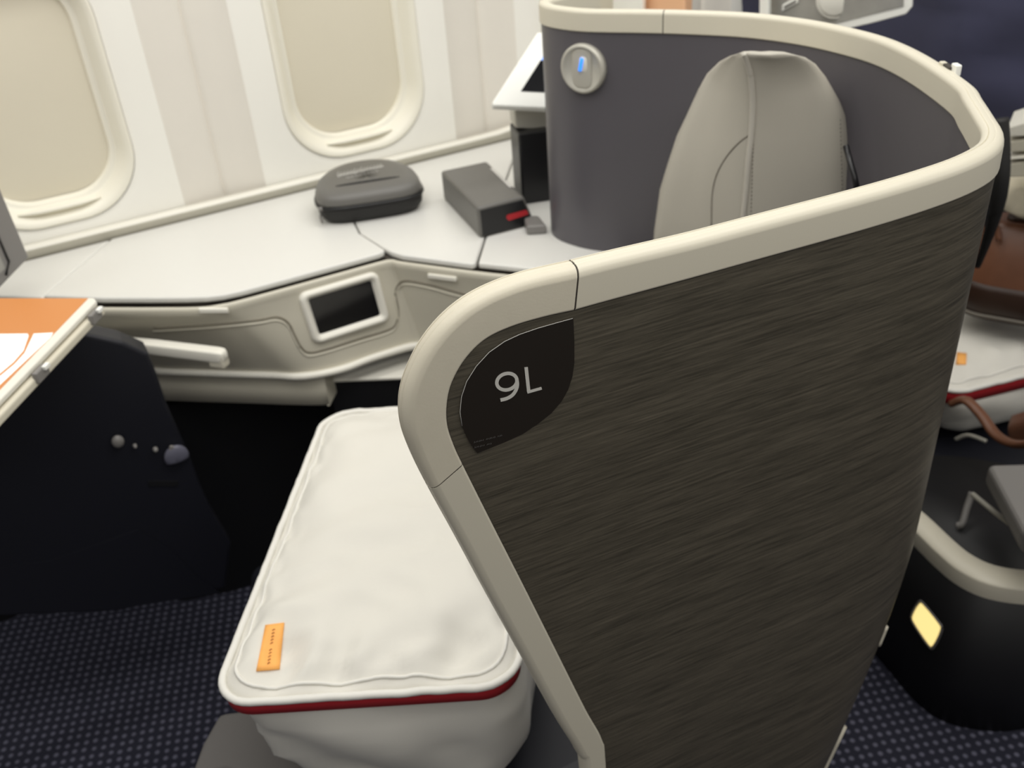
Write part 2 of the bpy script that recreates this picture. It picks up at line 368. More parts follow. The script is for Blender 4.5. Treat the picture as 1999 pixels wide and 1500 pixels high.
# grooves of the access panel, drawn on the fascia surface
def surf_line(pts, n=6, back=0.0):
    q = [hit(x, y, back) for x, y in [(p.x, p.y) for p in catmull([(a, b, 0) for a, b in pts], n)]]
    return [p for p in q if p is not None]
gp = [(300, 640), (400, 634), (500, 625), (540, 619), (562, 630), (575, 655), (588, 678), (604, 688), (640, 681), (700, 662), (758, 644), (774, 630), (777, 605), (772, 575), (778, 556), (795, 548), (840, 556), (880, 567), (930, 580)]
link('panel_groove', *tube(surf_line(gp), 0.0022, 8), M['groove'], cons)
link('panel_edge', *tube(surf_line([(a - 0.5, b + 7) for a, b in gp]), 0.0022, 8), M['fascia'], cons)
# round-cornered touch remote in its bezel
def panel_on(px4, back=0.0):
    return [hit(x, y, back) for x, y in px4]
q = panel_on([(603, 583), (722, 549), (743, 613), (622, 654)])
c = sum(q, Vector()) / 4; exv = ((q[1] - q[0]) + (q[2] - q[3])).normalized(); ezv = ((q[0] - q[3]) + (q[1] - q[2])).normalized(); nrm = exv.cross(ezv).normalized()
ezv = nrm.cross(exv).normalized() * -1 if False else ezv
if nrm.dot(c - Vector((0, 0, H))) > 0: nrm = -nrm
sw = ((q[1] - q[0]).length + (q[2] - q[3]).length) / 4; sh = ((q[0] - q[3]).length + (q[1] - q[2]).length) / 4
rem = root('remote_screen', c - ezv * (sh + 0.02), 'small black touch remote set in a white bezel on the console front', 'remote')
def RR(hw, hh, r, d): return [c + exv * x + ezv * z + nrm * d for x, z in rrect(hw, hh, r, 6)]
link('bezel', *rloft([RR(sw + 0.018, sh + 0.018, 0.016, -0.006), RR(sw + 0.015, sh + 0.015, 0.015, 0.006), RR(sw + 0.011, sh + 0.011, 0.012, 0.010), RR(sw + 0.006, sh + 0.006, 0.009, 0.009), RR(sw + 0.001, sh + 0.001, 0.005, 0.001), RR(sw, sh, 0.004, 0.0005)], True, False), M['lip'], rem)
link('screen', *rloft([RR(sw, sh, 0.004, -0.004), RR(sw, sh, 0.004, 0.0015)]), M['blackglass'], rem, smooth=False)
for (x0, x1, y0, y1, dy) in ((388, 446, 606, 606, 6), (836, 892, 538, 545, 6)):
    a = hit(x0, y0, 0.003); b = hit(x1, y1, 0.003)
    if a and b:
        e = (b - a); o = link('latch', *box((a + b) / 2, e.length, 0.008, 0.009, e.normalized(), None, (0, 0, 1)), M['lip'], cons, smooth=False); bevel(o, 0.002, 2)
# swing-out bar handle at the left of the console front
a = at(170, 652, 2, -0.775); b = at(437, 684, 2, -0.775); e = (b - a).normalized(); n = Vector((e.y, -e.x, 0))
arm = root('folding_armrest', (a + b) / 2 - Vector((0, 0, 0.03)), 'slim putty folding bar with rounded end at left of console front', 'armrest')
rings = []
for t, sc_ in ((0, 0.8), (0.5, 1), (0.95, 1), (0.985, 0.9), (1.0, 0.6)):
    p = a.lerp(b, t) + Vector((0, 0, -0.011))
    rings.append([p + n * x * sc_ * -1 + Vector((0, 0, z * sc_)) for x, z in rrect(0.011, 0.011, 0.004, 3)])
link('bar', *rloft(rings), M['lip'], arm)
p = b - e * 0.016 + Vector((0, 0, -0.020))
o = link('end_block', *box(p, 0.030, 0.020, 0.026, e), M['fascia'], arm, smooth=False); bevel(o, 0.004, 3)

# ================================================================== footwell module at the left
ft = root('footwell_shell', (-0.05, 1.46, 0), 'near-black footwell housing in front of the console at left', 'footwell')
out = [(-260, 655), (150, 648), (240, 668), (290, 690), (308, 735), (326, 790), (348, 840), (372, 895), (392, 950), (420, 1010), (452, 1062), (440, 1150), (230, 1195), (-260, 1215)]
poly = [at(x, y, 1, 1.44) for x, y in out]
o = link('housing', *prism(poly, (0, 0.05, 0)), M['navydark'], ft, smooth=False); bevel(o, 0.006, 3, 50)
# raised lower pad with its soft edge
pad = [at(x, y, 1, 1.4385) for x, y in [(-260, 1150), (100, 1095), (270, 1035), (330, 1070), (390, 1130), (430, 1158), (230, 1190), (-260, 1210)]]
link('lower_pad', *prism(pad, (0, 0.01, 0)), M['navydark'], ft, smooth=False)
def blob(name, px, py, rx, rz, mt, d=1.434, half=False):
    c0 = at(px, py, 1, d); V_ = []; k = 20; rings = []
    for i in range(5):
        s = math.cos(i * math.pi / 10); dd = -0.004 * math.sin(i * math.pi / 10) * 2
        rings.append([c0 + Vector((rx * s * math.cos(2 * math.pi * j / k), dd, max(rz * s * math.sin(2 * math.pi * j / k), -0.35 * rz if half else -1))) for j in range(k)])
    return link(name, *rloft(rings), mt, ft)
blob('oval_glint', 230, 862, 0.010, 0.012, M['greyp'])  # reflections on the glossy housing, added as small raised grey shapes
blob('dot_glint', 263, 870, 0.0035, 0.004, M['greyp'])
blob('dot_glint', 303, 877, 0.0045, 0.005, M['greyp'])
blob('dome_glint', 345, 892, 0.021, 0.024, M['clear'], half=True)  # one more reflection, given a dome shape and its own grey
o = link('pull_tab', *prism([at(x, y, 1, 1.43) for x, y in [(326, 895), (332, 872), (341, 872), (338, 897)]], (0, 0.006, 0)), M['greyp'], ft, smooth=False); bevel(o, 0.002, 2)
o = link('slot', *prism([at(x, y, 1, 1.438) for x, y in [(290, 940), (348, 940), (348, 950), (290, 950)]], (0, 0.004, 0)), M['navyblack'], ft, smooth=False)
tg = link('metal_clip', *prism([at(x, y, 1, 1.50) for x, y in [(422, 1143), (433, 1115), (440, 1117), (430, 1146)]], (0, 0.01, 0)), M['greyp'], smooth=False, origin=at(430, 1145, 1, 1.50)); tag(tg, 'tiny grey metal clip glinting in the dark below the console, left of the bedding bag', 'clip'); bevel(tg, 0.001, 2)

# ================================================================== orange screen lying flat, bottom left of the console
zS = -0.60
A0 = at(193, 581, 2, zS); e1 = (at(0, 583, 2, zS) - at(185, 583, 2, zS)).normalized(); e2 = (at(0, 803, 2, zS) - at(205, 588, 2, zS)).normalized()
Ls, Ws = 0.42, 0.34
mo = root('video_screen', A0 + e1 * 0.2 + e2 * 0.17 - Vector((0, 0, 0.03)), 'white-framed panel lying flat at left edge showing orange and white tiles', 'screen')
def fr(u, v, z=0.0): return A0 + e1 * u + e2 * v + Vector((0, 0, z))
o = link('frame', *prism([fr(0.008, 0), fr(Ls, 0), fr(Ls, Ws), fr(0, Ws), fr(0, 0.008)], (0, 0, -0.009)), M['lip'], mo, smooth=False); bevel(o, 0.003, 3)
o = link('back_shell', *prism([fr(-0.006, 0.004, -0.011), fr(Ls, 0.004, -0.011), fr(Ls, Ws, -0.011), fr(-0.006, Ws, -0.011)], (0, 0, -0.014)), M['rim'], mo, smooth=False); bevel(o, 0.004, 3)
for v0 in (0.022, 0.175):
    o = link('hinge', *box(fr(-0.007, v0 + 0.012, -0.012), 0.008, 0.028, 0.016, e1, e2), M['greyp'], mo, smooth=False); bevel(o, 0.002, 2)
    o = link('hinge_pin', *box(fr(-0.012, v0 + 0.004, -0.006), 0.006, 0.012, 0.006, e1, e2), M['white'], mo, smooth=False); bevel(o, 0.001, 2)
link('picture', *prism([fr(0.015, 0.004, 0.0003), fr(Ls - 0.01, 0.004, 0.0003), fr(Ls - 0.01, Ws - 0.01, 0.0003), fr(0.011, Ws - 0.01, 0.0003)], (0, 0, 0.0006)), M['sorange'], mo, smooth=False)
def Z(px, py): return at(px, py, 2, zS + 0.0012)
for nm, pp in (('white_tile', [(66, 652), (104, 650), (98, 660), (0, 752), (-60, 812), (-70, 800), (0, 735), (28, 712), (48, 690)]), ('white_tile', [(-200, 655), (54, 652), (56, 656), (46, 685), (26, 708), (-4, 733), (-120, 845), (-260, 845)])):
    link(nm, *prism([Z(*p) for p in pp], (0, 0, 0.0004)), M['swhite'], mo, smooth=False)
# grey-framed screen leaning at the left edge
mo2 = root('tilted_monitor', at(30, 560, 2, -0.71), 'grey-framed monitor standing tilted on the console at the left edge', 'screen')
P1 = at(57, 503, 1, 1.70); P0 = at(-28, 300, 1, 1.72); P2 = at(-95, 662, 1, 1.52); P3 = P0 + P2 - P1
nn = (P0 - P1).cross(P2 - P1).normalized()
if nn.dot(P1 - Vector((0, 0, H))) > 0: nn = -nn
o = link('frame', *prism([P1, P0, P3, P2], -nn * 0.018), M['greyp'], mo2, smooth=False); bevel(o, 0.003, 3)
ins = lambda a, b: P1 + (P0 - P1) * a + (P2 - P1) * b
link('bezel_line', *tube([ins(0.05, 0.30) + nn * 0.001, ins(0.12, 0.22) + nn * 0.001, ins(0.95, 0.22) + nn * 0.001], 0.0022, 8), M['casedark'], mo2)
link('screen', *prism([ins(0.10, 0.28), ins(0.95, 0.28), ins(0.95, 0.95), ins(0.1, 0.95)], nn * 0.001), M['smoke'], mo2, smooth=False)

# ================================================================== seat shell 9L
ZR = -0.3095; ZB = -0.342
plan = [(-0.10, 0.5706), (0.10, 0.5534), (0.20, 0.5448), (0.34, 0.533), (0.475, 0.521), (0.60, 0.5095), (0.68, 0.506), (0.735, 0.509), (0.778, 0.520), (0.812, 0.542), (0.842, 0.574), (0.880, 0.617), (0.916, 0.660), (0.972, 0.762), (1.004, 0.845), (1.014, 0.92), (1.010, 1.00), (0.985, 1.085), (0.936, 1.165), (0.890, 1.225), (0.860, 1.260), (0.838, 1.290), (0.826, 1.320), (0.820, 1.352), (0.826, 1.380), (0.846, 1.397), (0.88, 1.402), (0.95, 1.403)]
pl = catmull([(x, y, 0) for x, y in plan], 10)
cum = [0.0]
for i in range(1, len(pl)): cum.append(cum[-1] + (pl[i] - pl[i - 1]).length)
SEND = cum[-1]
def plan_at(s):
    s = max(0.0, min(SEND - 1e-6, s))
    lo, hi = 0, len(cum) - 1
    while hi - lo > 1:
        m = (lo + hi) // 2
        if cum[m] <= s: lo = m
        else: hi = m
    t = (s - cum[lo]) / (cum[hi] - cum[lo]); p = pl[lo].lerp(pl[hi], t)
    a = pl[max(0, lo - 1)]; b = pl[min(len(pl) - 1, hi + 1)]
    t0 = (pl[hi] - a).normalized(); t1 = (b - pl[lo]).normalized(); d = (t0 * (1 - t) + t1 * t).normalized()
    return p, d
def sst(a, b, x): x = max(0, min(1, (x - a) / (b - a))); return x * x * (3 - 2 * x)
def shell(s, z, b=0.0):
    p, d = plan_at(s); n = Vector((-d.y, d.x, 0)); q = p + n * b
    if z < -0.80:
        k = min(1.5, (-0.80 - z) / 0.34)
        q = q + Vector((-0.078 * k ** 1.5 * sst(0.5, 0.8, p.x), 0.0, 0))
    return Vector((q.x, q.y, zf(z)))
def s_of_x(x):                      # only on the near, single-valued stretch
    lo, hi = 0.0, 0.9
    for _ in range(40):
        m = (lo + hi) / 2
        if plan_at(m)[0].x < x: lo = m
        else: hi = m
    return lo
def near(px, py, b):                # pixel -> (s, z) on the near flat face, b = thickness offset
    r = ray(px, py); t = (0.562 + b) / (r.y + 0.086 * r.x); p = r * t
    return (s_of_x(p.x + (0 if b == 0 else 0.086 * b)), p.z)
pairs = [((1122, 1499), (1182, 1499)), ((1111, 1456), (1174, 1443)), ((1070, 1390), (1142, 1384)), ((1003, 1271), (1080, 1260)), ((935, 1150), (1025, 1150)), ((875, 1040), (960, 1022)), ((818, 937), (902, 906)),
         ((786, 872), (883, 864)), ((768, 820), (872, 828)), ((765, 770), (871, 790)), ((776, 722), (880, 748)), ((805, 663), (906, 701)), ((850, 608), (945, 662)), ((910, 564), (996, 637)), ((993, 530), (1060, 618)), ((1098, 505), (1119, 605))]
EP = [near(*a, 0.019) for a, b in pairs]; WP = [near(*b, 0.0) for a, b in pairs]
EP = [(EP[0][0] + 0.012, -1.5), (EP[0][0] + 0.010, -1.2)] + EP; WP = [(WP[0][0] + 0.008, -1.5), (WP[0][0] + 0.007, -1.2)] + WP
E3 = catmull([(a, b, 0) for a, b in EP], 6); W3 = catmull([(a, b, 0) for a, b in WP], 6)
Es = [(p.x, p.y) for p in E3]; Wz = [(p.x, p.y) for p in W3]
nCor = len(Es)
s = Es[-1][0]; zE0, zW0 = Es[-1][1], Wz[-1][1]; sW = Wz[-1][0]
i = 0
while s < SEND - 0.02:
    s += 0.012; sW += 0.012; i += 1
    k = sst(0, 10, i)
    Es.append((s, zE0 * (1 - k) + ZR * k)); Wz.append((max(s, sW) if s - sW < 0 else s - (s - sW) * (1 - k), zW0 * (1 - k) + ZB * k))
def rim_ring(i):
    e = Vector(Es[i]); wv = Vector(Wz[i]); wd = (wv - e).length; u = (wv - e) / wd
    prof = [(wd, 0.0180), (wd - 0.0008, 0.0188), (wd - 0.002, 0.0190), (0.0070, 0.0192), (0.0045, 0.0190), (0.0022, 0.0178), (0.0007, 0.0155), (0.0, 0.0142), (0.0001, 0.0136), (0.0013, 0.0130), (0.0002, 0.0123), (0.0, 0.0112), (0.0001, 0.0080), (0.0008, 0.0070), (0.0004, 0.0060), (0.0014, 0.0030), (0.0032, 0.0006), (0.0052, -0.0006), (0.0075, -0.0014), (0.0090, -0.0016), (wd - 0.0020, -0.0022), (wd - 0.0007, -0.0019), (wd, -0.0010)]
    return [shell((e + u * d).x, (e + u * d).y, b) for d, b in prof]
sh = root('seat_shell', (0.62, 0.85, 0), 'tall curved privacy shell with dark wood-grain outside and cream rim, numbered 9L', 'seat shell')
i7 = 2 * 6 + 6 * 6; i16 = nCor - 1
iF = next(i for i in range(len(Es)) if i > nCor and shell(Es[i][0], ZR).y > 1.185)
def seg(name, a, b, mt):
    o = link(name, *rloft([rim_ring(i) for i in range(a, b + 1)]), mt, sh); autosmooth(o, 50, True); return o
seg('front_trim', 0, i7, M['rim'])
# tiny joint gaps are left between the rim pieces
def shift_gap(i, g=0.0009):
    a = Vector(Es[i]); b = Vector(Es[i + 1]); d = (b - a).normalized() * g; return d
def seg2(name, a, b, mt, g0=True, g1=True):
    rings = [rim_ring(i) for i in range(a, b + 1)]
    if g0: v = (rings[1][8] - rings[0][8]).normalized() * 0.0012; rings[0] = [p + v for p in rings[0]]
    if g1: v = (rings[-2][8] - rings[-1][8]).normalized() * 0.0004; rings[-1] = [p + v for p in rings[-1]]
    o = link(name, *rloft(rings), mt, sh); autosmooth(o, 50, True); return o
seg2('rim_corner', i7, i16, M['corner'])
seg2('rim_top', i16, iF, M['rim'])
seg2('rim_far', iF, len(Es) - 1, M['rim'], True, False)
for i in (i7, i16, iF):                  # dark seal inside each joint
    rg = rim_ring(i); dv = (rim_ring(i + 1)[8] - rg[8]).normalized(); ce = sum(rg, Vector()) / len(rg)
    rg = [p + (ce - p).normalized() * 0.0006 for p in rg]
    link('joint_seal', *rloft([[p - dv * 0.0008 for p in rg], [p + dv * 0.0016 for p in rg]]), M['gap'], sh, smooth=False)
# skins
imin = min(range(nCor), key=lambda i: Wz[i][0]); smin = Wz[imin][0]
def interp(seq, s):
    for (s0, z0), (s1, z1) in zip(seq[:-1], seq[1:]):
        if (s0 <= s <= s1) or (s1 <= s <= s0):
            if abs(s1 - s0) < 1e-9: return z0
            return z0 + (z1 - z0) * (s - s0) / (s1 - s0)
    return None
upper = Wz[imin:]; lower = Wz[:imin + 1]
cols = [smin + 0.0002 + 0.06 * (k / 26) ** 2 for k in range(27)]
while cols[-1] < Wz[-1][0] - 0.012: cols.append(cols[-1] + 0.010)
rows_o = []; rows_i = []
NZ = 22
for s in cols:
    zt = interp(upper, s); zb = interp(lower, s)
    if zt is None: zt = ZB
    if zb is None: zb = -1.5
    zt += 0.001; zb = max(-1.5, zb - 0.001)
    rows_o.append([shell(s, zt + (zb - zt) * k / NZ, 0.0) for k in range(NZ + 1)])
    rows_i.append([shell(s, zt + (zb - zt) * k / NZ, 0.0160) for k in range(NZ + 1)])
link('outer_panel', *grid(rows_o), M['wood'], sh)
link('inner_panel', *grid(rows_i), M['inner'], sh)
# thin dark reveal between rim and laminate
P = [shell(*Wz[i], -0.0003) for i in range(0, i16 + 60)]
link('rim_reveal', *tube(P, 0.0006, 5), M['gap'], sh)
# base trim on the lower right edge
sa = s_of_x(0.80)
P = [shell(sa + 0.016 + 0.0 * k, -1.12 - 0.38 * k / 12, -0.003) for k in range(13)]
link('base_trim', *tube(P, 0.005, 8), M['rim'], sh)
P = [shell(sa + 0.018, -0.955 - 0.03 * k / 6, -0.002) for k in range(7)]
link('edge_clip', *tube(P, 0.004, 8), M['rim'], sh)
# latch notch on the far rim
iN = min(range(nCor, len(Es)), key=lambda i: (shell(*Es[i]) - at(1845, 133, 2, ZR)).length)
p0 = shell(*Es[iN], 0.0); d0 = (shell(*Es[iN + 1], 0.0) - p0).normalized(); nb = Vector((-d0.y, d0.x, 0))
for nm, du, ln, mt, hh, bb in (('notch', 0.0, 0.022, M['gap'], 0.004, 0.002), ('notch_tab', -0.014, 0.013, M['white'], 0.012, -0.001), ('notch_tab', 0.010, 0.008, M['rim'], 0.006, 0.004)):
    o = link(nm, *box(p0 + d0 * du + nb * bb + Vector((0, 0, 0.000)), ln, 0.007, hh, d0), mt, sh, smooth=False); bevel(o, 0.0012, 2)
# seat placard
def np3(px, py, b):
    r = ray(px, py); t = (0.562 + b * 1.0037) / (r.y + 0.086 * r.x); p = r * t; p.z += H; return p
pc = [(1118, 622), (1085, 631), (1050, 641), (1015, 653), (985, 667), (955, 688), (930, 715), (911, 745), (901, 775), (898, 805), (902, 832), (913, 857), (922, 872), (931, 884), (950, 876), (985, 862), (1020, 846), (1050, 826), (1075, 806), (1095, 783), (1108, 760), (1116, 735), (1120, 708), (1120, 665)]
plc = link('seat_placard', *prism([np3(x, y, -0.0002) for x, y in pc], Vector((-0.086, -1, 0)).normalized() * 0.0011), M['placard'], sh, smooth=False)
plc['label'] = 'dark brown seat number placard'
link('placard_edge_glint', *tube([np3(x, y, -0.0013) for x, y in pc[:11]], 0.00028, 5), M['silver'], plc)  # bevel highlight of the placard, put in as a thin bright tube
def stroke(pts, wpx, b, th=0.0003, closed=False, n=6):
    q = catmull([(x, y, 0) for x, y in pts], n, closed) if n > 1 else [Vector((x, y, 0)) for x, y in pts]
    m = len(q); V_ = []; F_ = []
    for i, p in enumerate(q):
        a_ = q[(i - 1) % m] if closed or i else q[i]; b_ = q[(i + 1) % m] if closed or i < m - 1 else q[i]
        d = (b_ - a_).normalized(); nrm_ = Vector((-d.y, d.x, 0)) * wpx / 2
        l, r_ = p + nrm_, p - nrm_
        V_ += [np3(l.x, l.y, b), np3(r_.x, r_.y, b), np3(l.x, l.y, b - th), np3(r_.x, r_.y, b - th)]
    for i in range(m if closed else m - 1):
        a = 4 * i; c_ = 4 * ((i + 1) % m)
        F_ += [[a, a + 1, c_ + 1, c_], [a + 2, c_ + 2, c_ + 3, a + 3], [a, c_, c_ + 2, a + 2], [a + 1, a + 3, c_ + 3, c_ + 1]]
    if not closed: F_ += [[0, 2, 3, 1], [4 * m - 4, 4 * m - 3, 4 * m - 1, 4 * m - 2]]
    return V_, F_
cx9, cy9 = 989.5, 745.5
ring9 = [(cx9 + 20.0 * math.cos(a) * math.cos(-0.3) - 15.8 * math.sin(a) * math.sin(-0.3), cy9 + 20.0 * math.cos(a) * math.sin(-0.3) + 15.8 * math.sin(a) * math.cos(-0.3)) for a in [2 * math.pi * k / 20 for k in range(20)]]
nine = merge(stroke(ring9, 6.8, -0.0013, closed=True, n=3), stroke([(1008.5, 740), (1010, 750), (1008, 760), (1001, 771), (990, 778), (977, 781.5)], 6.8, -0.00138))
ell = stroke([(1027, 717), (1032.2, 765.0)], 6.8, -0.0013, n=1), stroke([(1029.2, 766.2), (1057.5, 758.2)], 5.6, -0.00138, n=1)
link('seat_number', *merge(nine, *ell), M['text'], plc, smooth=False)
tiny = []
for (x0, y0, x1, y1, cnt) in ((925, 864, 981, 850, 17), (926, 874, 960, 866, 10)):
    for k in range(cnt):
        if k in (6, 13): continue
        u = (k + 0.5) / cnt; xx = x0 + (x1 - x0) * u; yy = y0 + (y1 - y0) * u; hh = 3.2 if k % 3 else 4.2
        tiny.append(stroke([(xx - 0.9, yy + hh / 2), (xx + (0.6 if k % 2 else -0.3), yy - hh / 2), (xx + 1.0, yy + hh / 2 - 1.2)], 0.75, -0.0013, n=1))
link('fine_print', *merge(*tiny), M['cloth'], plc, smooth=False)

# round reading light on the inner wall of the shell
def shell_tree():
    v = [p for r in rows_i for p in r]; k = NZ + 1; f = [[i * k + j, i * k + j + 1, (i + 1) * k + j + 1, (i + 1) * k + j] for i in range(len(rows_i) - 1) for j in range(NZ)]
    return BVHTree.FromPolygons([tuple(p) for p in v], f)
tin = shell_tree()
cL = hit(1140, 133, 0, tin); r_ = ray(1140, 133).normalized()
hx = tin.ray_cast(Vector((0, 0, H)), r_); nL = hx[1].normalized()
if nL.dot(r_) > 0: nL = -nL
nL = Vector((nL.x, nL.y, 0)).normalized()
uL = Vector((0, 0, 1)).cross(nL).normalized(); zL = Vector((0, 0, 1))
rl = root('reading_light', cL - Vector((0, 0, 0.04)), 'round satin reading light with blue glowing switch on the dark inner shell', 'reading light')
def disc(r, d, k=40, c=cL, sx=1.0): return [c + uL * r * sx * math.cos(2 * math.pi * j / k) + zL * r * math.sin(2 * math.pi * j / k) + nL * d for j in range(k)]
RL = 0.0385
lsx = 1.0
link('bezel_ring', *rloft([disc(RL, -0.004), disc(RL, 0.006), disc(RL - 0.002, 0.009), disc(RL - 0.005, 0.010), disc(RL - 0.007, 0.007)], True, True), M['dial'], rl)
link('face_bar', *rloft([[cL + nL * (0.0072 + d) + uL * x * s_ + zL * z * s_ for x, z in rrect(0.017, 0.030, 0.012, 4)] for d, s_ in ((0, 1), (0.0006, 0.97), (0.0008, 0.9))], False, True), M['dial'], rl)
bl = cL + zL * 0.008
link('switch_recess', *rloft([[bl + uL * 0.003 + nL * (0.0080 + d) + uL * x * s_ + zL * z * s_ for x, z in rrect(0.007, 0.012, 0.007, 6)] for d, s_ in ((0, 1), (0.0012, 0.8))], False, True), M['lip'], rl)
tl = (zL * 0.97 + uL * 0.22).normalized()
if (ray(1145, 110).normalized() - ray(1140, 133).normalized()).dot(uL) < 0: tl = (zL * 0.97 - uL * 0.22).normalized()
link('glow_switch', *tube([bl + nL * 0.0100 + tl * t for t in (-0.010, -0.006, 0, 0.006, 0.010)], 0.0026, 8), M['blue'], rl)

# ================================================================== the seat inside the shell: headrest, backrest
seat = root('lounge_seat', (0.75, 0.95, 0), 'seat inside the dark shell with grey leather headrest', 'seat')
hd = []                                       # silhouette: (z, left px, seam px, right px, py)
lev = [(105, 1442, 1454, 1545), (112, 1426, 1457, 1572), (125, 1405, 1461, 1592), (150, 1380, 1467, 1612), (180, 1362, 1470, 1629), (215, 1345, 1471, 1642), (265, 1321, 1468, 1650), (320, 1303, 1462, 1652), (370, 1288, 1458, 1652), (450, 1277, 1450, 1652), (560, 1270, 1442, 1652)]
rings = []; seam = []; stR = []; stL = []
for (py, lx, sx, rx) in lev:
    # the seam is the front edge nearest the eye
    ps = ray(sx, py); ps = ps * (0.955 / ps.y)
    z = ps.z
    def on(px, d):                            # point at height z on pixel column px, d metres further from the eye
        r = ray(px, py); hs = math.hypot(ps.x, ps.y); r = r / math.hypot(r.x, r.y); q = r * (hs + d); return Vector((q.x, q.y, zf(q.z)))
    S = on(sx, 0); fw_ = min(1.0, (py - 104) / 40.0) ** 0.5; Rr = on(rx, 0.030 * fw_); L = on(lx, 0.11 * fw_)
    Rb = Rr + Vector((0.08, 0.06, -0.10)) * (0.25 + 0.75 * fw_) ; Rb.z = Rr.z - 0.10 * fw_; Lb = L + Vector((0.08, 0.03, 0)) * (0.25 + 0.75 * fw_); Lb.z = L.z - 0.10 * fw_; hS = Vector(((S - Lb).x, (S - Lb).y, 0)).normalized()
    ring = catmull([L, L.lerp(S, 0.35) + hS * 0.012 * fw_, L.lerp(S, 0.78) + hS * 0.012 * fw_, S, S.lerp(Rr, 0.12) + Vector((-0.002, -0.005, 0)), S.lerp(Rr, 0.5) + Vector((-0.004, -0.008, 0)), Rr, Rb, Lb], 5, closed=True)
    rings.append(ring); seam.append(S + (S - Rb).normalized() * 0.0015)
    stR.append(Rr.lerp(S, 0.16) + Vector((-0.003, -0.0075, 0))); stL.append(S.lerp(Rr, 0.05) + Vector((-0.002, -0.004, 0)))
c0 = sum(rings[0], Vector()) / len(rings[0])
rings = [[c0 + (p - c0) * 0.35 + Vector((0, 0, 0.0050)) for p in rings[0]], [c0 + (p - c0) * 0.75 + Vector((0, 0, 0.0032)) for p in rings[0]]] + rings
o = link('headrest', *rloft(rings), M['leather'], seat)
link('headrest_piping', *tube(catmull(seam, 5), 0.0042, 8), M['piping_leather'], o)
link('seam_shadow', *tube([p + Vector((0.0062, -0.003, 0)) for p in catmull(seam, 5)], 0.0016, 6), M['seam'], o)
htree = BVHTree.FromPolygons([tuple(p) for r in rings for p in r], [[i * 45 + j, i * 45 + (j + 1) % 45, (i + 1) * 45 + (j + 1) % 45, (i + 1) * 45 + j] for i in range(len(rings) - 1) for j in range(45)])
cs = [hit(x, y, 0.0, htree) for x, y in [(p.x, p.y) for p in catmull([(1463, 263, 0), (1445, 276, 0), (1425, 297, 0), (1408, 322, 0), (1396, 350, 0), (1390, 385, 0), (1389, 440, 0)], 5)]]
link('curved_seam', *tube([p for p in cs if p], 0.0012, 6), M['seam'], o)
sts = []
for (xa, ya, xb, yb, n_) in ((1472, 230, 1466, 420, 26), (1640, 235, 1645, 400, 22)):
    for k in range(n_):
        p = hit(xa + (xb - xa) * k / (n_ - 1), ya + (yb - ya) * k / (n_ - 1), 0.0, htree)
        if p: sts.append(box(p, 0.0012, 0.0012, 0.0032))
if sts: link('stitching', *merge(*sts), M['seam'], o, smooth=False)['kind'] = 'stuff'
# backrest below and beside it
bk = [(0.96, 0.66), (0.985, 0.76), (0.985, 0.95), (0.955, 1.08), (0.935, 1.13), (0.925, 1.10), (0.945, 1.02), (0.955, 0.86), (0.945, 0.72), (0.93, 0.655)]
v, f = rloft([[Vector((x + dx, y, z)) for x, y in bk] for z, dx in ((0.45, -0.06), (0.7, -0.04), (0.93, -0.015), (0.965, -0.002))])
subd(link('backrest', v, f, M['navydark'], seat), 1)
cu = [(0.10, 0.66), (0.86, 0.62), (0.88, 1.12), (0.52, 1.28), (0.12, 1.30)]
link('strap', *tube([at(1651, 285, 0, 0.93), at(1660, 318, 0, 0.925), at(1668, 345, 0, 0.92), at(1675, 380, 0, 0.92)], 0.004, 8), M['black'], seat)
o = link('seat_cushion', *slab(cu, 0.28, 0.395), M['navydark'], seat, smooth=False); bevel(o, 0.03, 4, 50)
o = link('seat_base', *slab([(0.22, 0.72), (0.82, 0.70), (0.82, 1.1), (0.5, 1.22), (0.22, 1.2)], 0.0, 0.28), M['navyblack'], seat, smooth=False)

